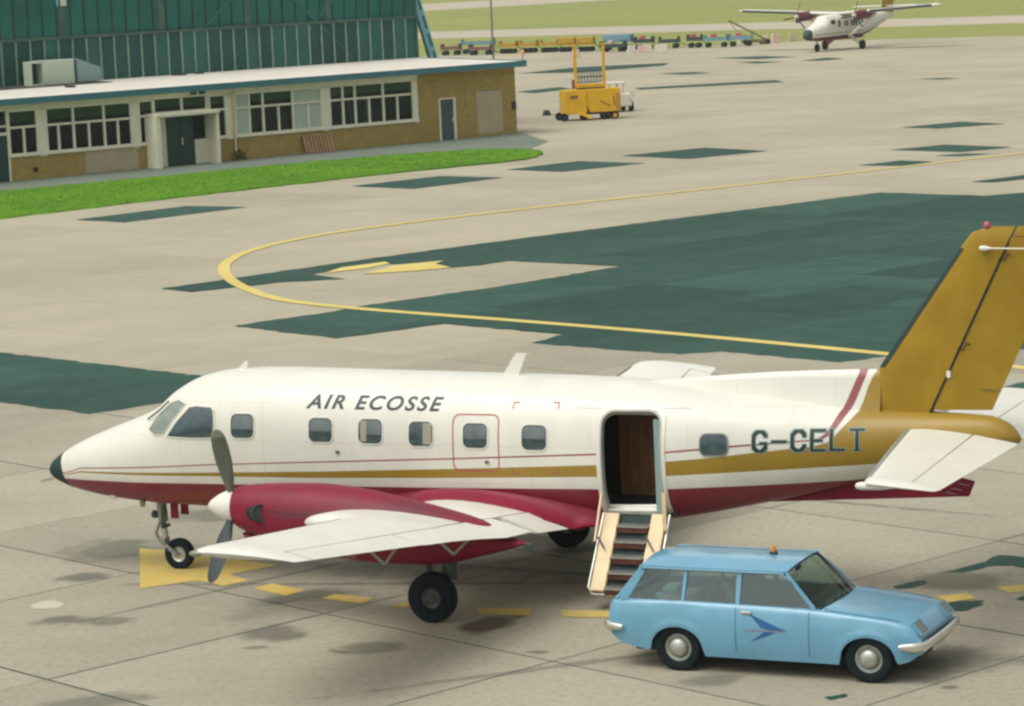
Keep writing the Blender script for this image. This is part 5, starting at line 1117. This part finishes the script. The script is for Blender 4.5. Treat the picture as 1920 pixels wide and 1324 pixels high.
m = MB(); m.grid(lambda s, t: (-1.95 + s*.27, (-.64+t*1.28)*(1-s)+(-.55+t*1.1)*s, .86 + s*.38), 4, 8); m.obj('rear_window', 'car_glass', car, smooth=60)
m = MB(); m.bar((-1.96, -.69, .845), (-1.96, .69, .845), .05, .05); m.obj('tailgate_edge', 'car_blue', car, bevel=.008)
for t in (.38, .62): MB().tube([(.70, -.69+t*1.0, .865), (.62, -.69+t*1.0+.28, .90), (.60, -.69+t*1.0+.34, .905)], .008, 5).obj('wiper', 'black', car)
MB().box((.12, 0.05, 1.17), (.02, .16, .05)).obj('mirror', 'black', car, bevel=.005)
# inside
m = MB(); m.box((-.65, 0, .34), (2.55, 1.36, .10)); m.box((.55, 0, .62), (.12, 1.36, .40)); m.box((-1.95, 0, .62), (.06, 1.3, .42)); m.obj('cabin_tub', 'seat_cloth', car)
m = MB(); m.box((.50, 0, .80), (.30, 1.30, .12)); m.obj('dashboard', 'machine_dark', car, bevel=.02)
for sd in (-1, 1):
    st_ = MB(); st_.box((-.25, sd*.33, .50), (.50, .48, .18)); se = st_.obj('seat', 'seat_cloth', car, bevel=.04)
    rot = Matrix.Rotation(R(-14), 3, 'Y'); MB().box((-.52, sd*.33, .80), (.14, .48, .60), rot).obj('backrest', 'seat_cloth', se, bevel=.05)
    MB().box((.02, sd*.685, .62), (1.0, .03, .44)).obj('door_card', 'steel_blue_dark', car)
m = MB(); m.box((-1.08, 0, .68), (.14, 1.2, .40)); m.box((-.85, 0, .48), (.45, 1.2, .16)); m.obj('rear_bench', 'seat_tan', car, bevel=.05)
for k in range(9): MB().box((-1.45 + random.uniform(-.25, .25), random.uniform(-.45, .45), .55 + random.uniform(0, .22)), (random.uniform(.2, .4), random.uniform(.2, .35), random.uniform(.16, .3)), Matrix.Rotation(random.uniform(0, 1), 3, 'Z')).obj('luggage', random.choice(('seat_tan', 'pale_blue_grey', 'pale_grey_green', 'seat_cloth')), car, bevel=.04)
m = MB(); m.lathe([(-.012, .175), (0, .187), (.012, .175), (0, .163)], (.28, -.33, .86), (1, 0, .45), 24, True); m.obj('steering_wheel', 'black', car, 50)
# amber roof lamp
bl = MB().lathe([(0, .05), (.025, .05), (.03, .035), (.035, 0)], (-.17, 0, 1.335), (0, 0, 1), 14).obj('roof_lamp', 'machine_dark', car, 40)
MB().lathe([(0, .032), (.05, .032), (.075, .022), (.08, 0)], (-.17, 0, 1.36), (0, 0, 1), 14).obj('lens', 'amber', bl, 50)
# lamps, bumpers, badge
for sd in (-1, 1):
    y = sd*.51; a = [(1.735, y-.13, .718), (1.735, y+.13, .710), (1.855, y+.13, .578), (1.855, y-.13, .584)] if sd > 0 else [(1.735, y-.13, .710), (1.735, y+.13, .718), (1.855, y+.13, .584), (1.855, y-.13, .578)]
    MB().hexa(a + [(x+.018, yy, z+.010) for x, yy, z in a]).obj('headlight', 'headlamp', car, bevel=.004)
    b = MB()
    for p, q in zip(a, a[1:] + a[:1]): b.bar(Vector(p)+Vector((.010, 0, .004)), Vector(q)+Vector((.010, 0, .004)), .018, .035, (1, 0, .5))
    b.obj('headlight_rim', 'car_blue', car)
    MB().box((-2.065, sd*.60, .64), (.05, .12, .20)).obj('tail_light', 'red_lens', car, bevel=.01); MB().box((1.84, sd*.56, .37), (.03, .12, .05)).obj('indicator', 'amber', car, bevel=.008)
def bumper(s, name):
    mm = MB(); pts = [(s*(-.33)+ (1.62 if s > 0 else -1.66)+s*.0, -.80, .455)] if False else []
    L = [(1.63, -.80), (1.80, -.785), (1.90, -.70), (1.925, -.35), (1.93, 0), (1.925, .35), (1.90, .70), (1.80, .785), (1.63, .80)] if s > 0 else [(-1.86, -.795), (-2.03, -.78), (-2.12, -.68), (-2.14, -.3), (-2.145, 0), (-2.14, .3), (-2.12, .68), (-2.03, .78), (-1.86, .795)]
    z = .465 if s > 0 else .515; rr = []
    for i, (x, y) in enumerate(L):
        a, b = L[max(0, i-1)], L[min(len(L)-1, i+1)]; d = Vector((b[0]-a[0], b[1]-a[1], 0)).normalized(); nn = Vector((d.y, -d.x, 0)) * (1 if s > 0 else -1)
        e = .45 if i in (0, len(L)-1) else 1
        rr.append([Vector((x, y, z)) + nn*(.028*math.cos(t)) + Vector((0, 0, .058*e*math.sin(t))) for t in [2*math.pi*k/12 for k in range(12)]])
    mm.loft(rr); return mm.obj(name, 'chrome', car, smooth=50)
bumper(1, 'front_bumper'); bumper(-1, 'rear_bumper')
MB().box((1.872, 0, .36), (.02, .48, .10)).obj('number_plate', 'dull_white', car, bevel=.003); MB().box((1.862, 0, .50), (.02, .80, .02)).obj('air_slot', 'machine_dark', car); MB().box((1.80, 0.0, .615), (.03, .05, .03)).obj('badge', 'machine_dark', car)
m = MB(); m.box((-.05, 0, .28), (3.5, 1.06, .18)); m.obj('underbody', 'black', car)
for wx in WX:
    for sd in (-1, 1):
        wheel(Vector((wx, sd*.68, .287)), .289, .16, car, 'wheel', 'metal_grey', (0, sd, 0), .60)
        MB().lathe([(0, .115), (.022, .112), (.045, .085), (.058, .03), (.06, 0)], (wx, sd*.725, .287), (0, sd, 0), 24).obj('hubcap', 'hub_silver', car, smooth=50)
        m = MB(); m.grid(lambda s, t: (wx + .336*math.cos(math.pi*s), sd*(.50+.235*t), .285 + .27*math.sin(math.pi*s)), 20, 1); m.obj('wheel_arch_liner', 'black', car, fix=False)
# door emblem: blue arrow with a red bar
def dp(x, z): return Vector(sidept(x, z, .004, -1))
for q in ([(-.235, .765), (.17, .605), (.25, .578), (.05, .580), (-.07, .60)], [(.12, .562), (-.03, .555), (-.21, .43), (.0, .505)]):
    MB().add([dp(*p) for p in q], [tuple(range(len(q)))]).obj('door_emblem', 'decal_blue', car)
m = MB(); m.add([Vector(sidept(*p, .006, -1)) for p in ((-.29, .574), (.22, .574), (.22, .560), (-.29, .560))], [(0, 1, 2, 3)]); m.obj('emblem_bar', 'emblem_red', car)

# ------------------------------------------------------------------ yellow ground machine with lifting frame, tug behind it
ym = thing('yellow_belt_lift', 'bright yellow wheeled machine with tall open frame parked beyond the building', 'ground machine', (4.9, 158.4, APRON_Z), R(11))
m = MB(); m.prism([(-1.53, .36), (-.42, .36), (-.36, .55), (-.36, 1.66), (-1.53, 1.66)], lambda a, b, t: (a, t, b), -.85, .85); m.obj('left_body', 'machine_yellow', ym, bevel=.03)
m = MB(); m.prism([(-.20, .42), (1.50, .42), (1.53, .55), (1.53, 1.68), (-.345, 1.68), (-.345, .80)], lambda a, b, t: (a, t, b), -.82, .85); m.obj('right_body', 'machine_yellow', ym, bevel=.03)
MB().box((-1.08, -.86, 1.30), (.42, .03, .16)).obj('name_plate', 'dull_brown', ym); m = MB(); m.bar((.35, -.84, 1.05), (.95, -.84, .72), .03, .05); m.bar((1.12, -.84, 1.25), (1.18, -.84, .75), .03, .05); m.obj('side_stay', 'dull_brown', ym)
MB().box((1.38, -.83, .98), (.24, .03, .9)).obj('side_door', 'machine_yellow_dull', ym); MB().box((.6, 0, .36), (1.6, 1.2, .12)).obj('chassis', 'machine_dark', ym)
for x in (-.80, .80): m = MB(); m.box((x, -.2, 2.90), (.15, .16, 2.30)); m.box((x, -.2, 4.07), (.22, .2, .10)); m.obj('upright', 'machine_yellow', ym, bevel=.015)
MB().box((0, -.25, 1.86), (1.72, .22, .22)).obj('cross_beam', 'machine_yellow', ym, bevel=.015); MB().box((-.92, -.1, 1.95), (.10, .3, .5)).obj('bracket', 'dull_maroon', ym); MB().box((0, -.2, 1.715), (1.5, .5, .06)).obj('turntable', 'machine_dark', ym)
for k in range(16):
    x = -.66 + k*.088; MB().tube([(x, -.16, 2.02), (x+.05, -.10, 2.32), (x-.02, -.16, 2.62)], .022, 6).obj('coil_hose', 'metal_grey' if k % 2 else 'machine_dark', ym)
for z in (2.04, 2.34, 2.63): MB().box((0, -.13, z), (1.44, .06, .06)).obj('hose_bar', 'machine_dark', ym)
for x, y, mt in ((-1.62, -.72, 'machine_dark'), (1.18, -.80, 'machine_yellow'), (-.50, -.5, 'machine_dark'), (.62, -.5, 'machine_dark'), (1.18, .7, 'machine_yellow'), (-1.6, .72, 'machine_dark')): wheel(Vector((x, y, .215)), .22, .16, ym, 'wheel', mt, (0, -1, 0), .55)
m = MB(); m.bar((-.85, -.85, .42), (-.25, -1.25, .12), .12, .08); m.bar((-.60, -.8, .40), (-.20, -1.2, .10), .10, .08); m.obj('tow_bar', 'machine_yellow', ym); MB().bar((-1.53, -.72, .30), (-1.2, -.6, .45), .08, .10).obj('axle_arm', 'machine_dark', ym)
tg = thing('airport_tug', 'small white cabbed tug with dark body half hidden behind the yellow machine', 'tug', (6.65, 165.6, APRON_Z), R(14))
MB().box((0, 0, .68), (1.15, 2.4, .75)).obj('body', 'dull_white', tg, bevel=.08); MB().box((-.25, .2, 1.62), (1.35, 1.5, .10)).obj('cab_roof', 'dull_white', tg, bevel=.04)
for x, y in ((-.5, -.4), (.3, -.4), (-.5, .85), (.3, .85)): MB().bar((x, y, .9), (x, y, 1.60), .07, .07).obj('cab_post', 'dull_white', tg)
MB().box((.55, -1.22, .95), (.30, .05, .35)).obj('front_panel', 'dull_white', tg)
for x in (-.6, .6):
    for y in (-.8, .8): wheel(Vector((x, y, .30)), .30, .2, tg, 'wheel', 'metal_grey', (1 if x > 0 else -1, 0, 0), .5)
ch = thing('wheel_chock', 'dark rubber chock lying on the concrete left of the yellow machine', 'chock', (2.6, 164.6, APRON_Z), .3)
m = MB(); m.prism([(-.22, 0), (.22, 0), (.10, .30), (-.10, .30)], lambda a, b, t: (a, t, b), -.22, .22); m.obj('block', 'machine_dark', ch, bevel=.02); MB().tube([(.22, 0, .05), (.5, -.1, .02), (.7, .1, .02)], .02, 6).obj('rope', 'dull_brown', ch)

# ------------------------------------------------------------------ high-wing twin on the far apron; x forward
HD = math.atan2(-.80, -.60)
tw = thing('high_wing_aeroplane', 'distant white and maroon high-wing twin propeller aeroplane with dark nose', 'aeroplane', (30.0, 252.0, APRON_Z), HD)
sec = [(6.55, 1.42, .03, .03), (6.45, 1.42, .20, .20), (6.1, 1.48, .38, .38), (5.4, 1.58, .58, .55), (4.6, 1.68, .76, .70), (4.05, 1.76, .84, .78), (3.5, 1.98, .87, 1.02), (2.9, 2.02, .87, 1.06), (-2.0, 2.02, .87, 1.06), (-3.5, 2.12, .76, .93), (-5.5, 2.34, .50, .66), (-7.5, 2.56, .26, .40), (-8.9, 2.66, .10, .2)]
def oring(x, zc, hw_, hz, n=32, e=.72): return [(x, hw_*abs(math.cos(t))**e*(1 if math.cos(t) > 0 else -1), zc+hz*abs(math.sin(t))**e*(1 if math.sin(t) > 0 else -1)) for t in [2*math.pi*k/n for k in range(n)]]
m = MB(); m.loft([oring(*q) for q in sec]); of = m.obj('fuselage', 'paint_white', tw, smooth=40)
def osurf(x, z, off=.012):
    for a, b in zip(sec[:-1], sec[1:]):
        if b[0] <= x <= a[0]:
            t = (a[0]-x)/(a[0]-b[0]); q = [a[i]+(b[i]-a[i])*t for i in range(4)]; r = min(abs((z-q[1])/q[3]), .999); c = math.sqrt(max(0, 1 - (r**(1/.72))**2)); return q[2]*c**.72 + off
    return 0
for sd in (1, -1):
    m = MB(); xs_ = [6.0 - k*.35 for k in range(42)]
    def zlo(x): return (1.18 + (6-x)*.012) if x > -2 else 1.276 + (-2-x)*.17
    m.grid(lambda s, t: (lambda x: (x, sd*osurf(x, zlo(x) - .22*t*1.0 + .02, .02), zlo(x) - .22*t + .02))(5.9 - s*11.5), 40, 3); m.obj('belly_stripe', 'otter_maroon', of, smooth=60)
    m = MB(); m.grid(lambda s, t: (lambda x: (x, sd*osurf(x, zlo(x)+.30-.05*t, .015), zlo(x)+.30-.05*t))(5.6 - s*12.2), 40, 1); m.obj('gold_line', 'dull_brown', of, smooth=60)
    for k, x in enumerate((2.1, 1.15, .75, .0, -.4, -.8, -1.3, -1.8)):
        z0, z1, ww = (2.05, 2.50, .14) if k else (2.0, 2.6, .20)
        m = MB(); m.grid(lambda s, t: (x-ww+2*ww*s, sd*osurf(x-ww+2*ww*s, z0+(z1-z0)*t, .015), z0+(z1-z0)*t), 2, 4); m.obj('window', 'machine_dark', of)
    m = MB(); m.grid(lambda s, t: (2.75+s*.75, sd*osurf(2.75+s*.75, 2.28+.36*t, .016), 2.28+.36*t), 4, 3); m.obj('cockpit_window', 'machine_dark', of)
m = MB(); m.loft([(lambda q: oring(q[0], q[1], q[2]*1.04+.01, q[3]*1.04+.01))(q) for q in [(6.62, 1.42, .02, .02)] + [q for q in sec[1:3]] + [(5.95, 1.50, .43, .42)]]); m.obj('nose_cone', 'machine_dark', of, smooth=50)
m = MB(); m.grid(lambda s, t: (3.95-s*.42, -.62+t*1.24, 2.38+s*.50), 3, 8); m.obj('windscreen', 'machine_dark', of)
m = MB(); m.loft([oring(x, 1.02, w_, h_, 16) for x, w_, h_ in ((5.2, .1, .05), (4.6, .5, .12), (1.5, .72, .13), (-2.2, .70, .13), (-3.0, .3, .08))]); m.obj('belly', 'otter_maroon', of, smooth=60)
for sd in (1, -1):
    m = MB(); rr = []
    for y in (.0, 2, 5, 9.5, 9.9): z = 3.10+y*.052; c = 1.98 if y < 9.8 else 1.5; th = .15 if y < 9.8 else .06; rr.append([(1.35-c*x-(.2 if y > 9.8 else 0), sd*y, z + s*naca(x, th)*c) for x, s in [(k/8, 1) for k in range(8, -1, -1)] + [(k/8, -1) for k in range(1, 8)]])
    m.loft(rr); wg = m.obj('wing', 'paint_white', tw, smooth=40)
    m = MB()
    rr = [[(1.36-1.98*x+.012, sd*y, 3.10+y*.052 + s*(naca(x, .15)*1.98+.012)) for x, s in ((.05, 1), (.02, 1), (0, 1), (.02, -1), (.06, -1))] for y in (3.4, 6.0, 6.2, 9.4)]
    m.grid(lambda s, t: rr[int(round(s*3))][int(round(t*4))], 3, 4); m.obj('deicing_boot', 'machine_dark', wg)
    m = MB(); m.bar((.5, sd*.80, 1.15), (.5, sd*3.6, 3.10), .22, .07, (1, 0, 0)); m.obj('wing_strut', 'paint_white', tw)
    m = MB(); m.loft([oring(x, z, w_, h_, 20, .9) for x, z, w_, h_ in ((2.95, 2.98, .22, .22), (2.7, 2.98, .33, .36), (1.9, 2.98, .38, .42), (.9, 3.02, .36, .40), (-.3, 3.10, .25, .24), (-.8, 3.12, .06, .06))])
    m.v = [(x, y + sd*2.85, z) for x, y, z in m.v]; nc = m.obj('nacelle', 'otter_maroon', tw, smooth=50)
    MB().lathe([(0, .0), (.06, .1), (.3, .2), (.36, .2), (.36, 0)], (3.30, sd*2.85, 2.98), (-1, 0, 0), 16).obj('spinner', 'dull_white', nc, 50); MB().box((2.7, sd*2.85, 2.58), (.4, .4, .25)).obj('intake', 'machine_dark', nc, bevel=.05)
    for ph in (20, 140, 260):
        a = R(ph); rad = Vector((0, math.sin(a), math.cos(a))); tn = Vector((.6, math.cos(a)*.8, -math.sin(a)*.8)); c0 = Vector((3.05, sd*2.85, 2.98)); m = MB(); m.add([c0+rad*.15-tn*.05, c0+rad*.15+tn*.05, c0+rad*1.28+tn*.07, c0+rad*1.28-tn*.07], [(0, 1, 2, 3)]); m.add([c0+rad*.15-tn*.05+Vector((.02, 0, 0)), c0+rad*.15+tn*.05+Vector((.02, 0, 0)), c0+rad*1.28+tn*.07+Vector((.02, 0, 0)), c0+rad*1.28-tn*.07+Vector((.02, 0, 0))], [(0, 1, 2, 3)]); m.obj('propeller_blade', 'machine_dark', nc)
    wheel(Vector((0, sd*1.86, .40)), .40, .28, tw, 'main_wheel', 'machine_dark', (0, sd, 0), .42)
    m = MB(); m.bar((0, sd*.75, 1.12), (0, sd*1.72, .45), .30, .12, (1, 0, 0)); m.obj('main_leg', 'otter_maroon' if sd < 0 else 'dull_white', tw)
    m = MB(); rr = [[(-7.35-1.2*x-(.0 if y < 3 else .0), sd*y, 3.45 + s*naca(x, .12)*1.2) for x, s in [(k/6, 1) for k in range(6, -1, -1)] + [(k/6, -1) for k in range(1, 6)]] for y in (0, 3.15)]; m.loft(rr); m.obj('tailplane', 'paint_white', tw, smooth=40)
wheel(Vector((4.5, 0, .34)), .34, .22, tw, 'nose_wheel', 'machine_dark', (0, 1, 0), .42); MB().tube([(4.45, 0, 1.1), (4.5, 0, .35)], .07, 8).obj('nose_leg', 'metal_grey', tw)
m = MB(); rr = [[(-6.6-.55*(z-2.6)*.55-(2.35-.28*(z-2.6))*x, s*naca(x, .11)*2.0, z) for x, s in [(k/6, 1) for k in range(6, -1, -1)] + [(k/6, -1) for k in range(1, 6)]] for z in (2.5, 3.6, 4.8, 5.9)]; m.loft(rr); m.obj('fin', 'paint_gold', tw, smooth=40)

# ------------------------------------------------------------------ far row of baggage trolleys, blocks and a jib at the apron's edge
def trolley(lbl, x, y, L, mt, rz=-18, h=.62, kind='flat', group='trolleys parked along the far grass edge', rail=None, nw=2, W=1.3):
    t = thing('baggage_trolley', lbl, 'trolley', (x, y, APRON_Z), R(rz), group)
    MB().box((0, 0, h), (L, W, .14)).obj('bed', mt, t)
    if kind == 'box': MB().box((0, 0, h+.38), (L*.96, W*.9, .60)).obj('cover', mt, t, bevel=.08)
    if kind in ('flat', 'rail'):
        for sx in (-1, 1): MB().box((sx*(L/2-.05), 0, h+.28), (.07, W, .45)).obj('end_rail', mt, t)
        m = MB(); m.box((0, -W/2+.03, h+.16), (L, .05, .22)); m.obj('side_board', mt, t)
    for sx in ([-1, 1] if nw == 2 else [-1, 0, 1]):
        for sy in (-1, 1): wheel(Vector((sx*(L/2-.35), sy*(W/2-.12), .24)), .24, .14, t, 'wheel', 'machine_dark', (0, sy, 0), .5)
    m = MB(); m.bar((L/2, 0, h-.1), (L/2+.75, 0, .22), .06, .06); m.obj('draw_bar', 'machine_dark', t)
    if rail: MB().box((-L*.1, 0, h+.42), (.5, .6, .35)).obj('load', rail, t, bevel=.05)
    return t
trolley('dark trolley at the left end of the far row beside the blue strut', -4.6, 287.5, 1.9, 'dull_maroon', -15)
trolley('pale blue flat trolley standing behind the maroon one in the far row', -1.9, 289.5, 3.3, 'dull_blue', -12, .95)
trolley('low maroon trolley in front of the pale blue trolley', -1.6, 283.5, 2.3, 'dull_maroon', -20, .55)
for k, (x, y) in enumerate([(1.05, 284.6), (3.05, 284.0), (5.05, 282.6), (6.75, 281.2), (8.5, 279.4)]):
    trolley(['leftmost yellow trolley of the far row, next to the thin mast', 'second yellow trolley from the thin mast in the far row', 'third yellow trolley from the thin mast in the far row', 'fourth yellow trolley from the thin mast in the far row', 'fifth yellow trolley, seen between the yellow frame posts'][k], x, y, 1.75, 'machine_yellow_dull', -14, .72, 'box' if k in (3, 4) else 'rail', 'yellow trolleys in the far row', nw=3)
trolley('large blue covered trolley with red loads right of the yellow frame', 11.6, 278.8, 2.9, 'dull_blue', -20, .85, 'box', rail=None)
trolley('low dark trolley with a pinkish load in front of the blue covered one', 10.9, 274.2, 2.4, 'machine_dark', -20, .5, rail='dull_pink')
trolley('dark blue trolley with a red load beside the large blue one', 14.0, 277.6, 1.8, 'machine_dark', -16, .72, rail='beacon_red')
trolley('plain dark trolley in the middle of the far row', 16.4, 277.3, 1.9, 'machine_dark', -14, .62)
trolley('small dark trolley with red load at the left end of blue pair', 18.7, 275.4, 1.4, 'machine_dark', -14, .75, rail='beacon_red')
trolley('left of the two long pale blue trolleys', 20.6, 273.8, 2.2, 'dull_blue', -12, .70, rail='beacon_red', group='long pale blue trolleys')
trolley('right of the two long pale blue trolleys', 22.9, 273.5, 2.2, 'dull_blue', -12, .70, rail='beacon_red', group='long pale blue trolleys')
def block(lbl, x, y, w_, h_, mt, name='concrete_block'):
    t = thing(name, lbl, 'block', (x, y, APRON_Z), R(random.uniform(-15, 15)), 'pale blocks by the far apron edge')
    a, b = w_/2, w_/2*.86; MB().hexa([(-a, -a*.8, 0), (a, -a*.8, 0), (a, a*.8, 0), (-a, a*.8, 0), (-b, -b*.8, h_), (b, -b*.8, h_), (b, b*.8, h_), (-b, b*.8, h_)]).obj('block', mt, t, bevel=.04)
    MB().tube([(-.12, 0, h_), (-.1, 0, h_+.08), (.1, 0, h_+.08), (.12, 0, h_)], .02, 6).obj('lifting_eye', 'metal_dark', t)
block('white block at the foot of the leaning jib, right of the long blue trolleys', 23.4, 278.2, .85, .80, 'dull_white'); block('white block to the right of the jib foot', 25.4, 277.0, .80, .78, 'dull_white'); block('pinkish white block left of the distant aeroplane', 26.7, 279.2, .75, .85, 'dull_pink'); block('pale grey block right beside the distant dark nose', 28.6, 281.5, .7, .8, 'taxiway')
for k, (x, y, mt) in enumerate([(12.35, 268.5, 'dull_white'), (13.2, 267.5, 'dull_pink'), (13.9, 268.6, 'dull_white'), (14.8, 267.5, 'dull_white'), (15.4, 269.0, 'dull_white'), (7.05, 264.0, 'dull_pink')]):
    block(['leftmost white block in the loose group before the dark trolleys', 'low pinkish block, second in the loose group before the dark trolleys', 'third white block in the loose group before the dark trolleys', 'fourth white block in the loose group before the dark trolleys', 'rightmost white block in the loose group before the dark trolleys', 'lone pinkish block just left of the yellow frame'][k], x, y, .72, .70, mt)
jb = thing('leaning_jib', 'thin brown jib with a stay leaning over the far grass beside the aeroplane', 'jib', (24.6, 276.6, APRON_Z), 0)
m = MB(); m.bar((1.0, .0, .45), (-2.45, 1.0, 2.35), .14, .16); m.obj('boom', 'dull_brown', jb); MB().tube([(-2.45, 1.0, 2.3), (-1.7, .6, 1.3), (-1.1, .2, .5)], .035, 6).obj('stay', 'dull_brown', jb)
MB().box((-.1, .1, .35), (2.6, .8, .25)).obj('frame', 'dull_brown', jb); MB().bar((-1.05, .1, .4), (-1.1, .1, 1.0), .16, .16).obj('post', 'dull_brown', jb)
for x in (-1.0, 1.1): wheel(Vector((x, -.3, .25)), .25, .16, jb, 'wheel', 'machine_dark', (0, -1, 0), .5)

# ------------------------------------------------------------------ thin summer haze over the airfield
hz = MB().box((0, 380, 8.0), (900, 1100, 19.0)).obj('haze', None); hz['kind'] = 'stuff'; hz['label'] = 'thin pale haze over the airfield'
hm = bpy.data.materials.new('haze_air'); hm.use_nodes = True; n = hm.node_tree.nodes; n.remove(n['Principled BSDF'])
pv = n.new('ShaderNodeVolumePrincipled'); pv.inputs['Color'].default_value = (0.93, 0.95, 0.90, 1); pv.inputs['Density'].default_value = 0.00020
hm.node_tree.links.new(pv.outputs[0], n['Material Output'].inputs['Volume']); hz.data.materials.append(hm)
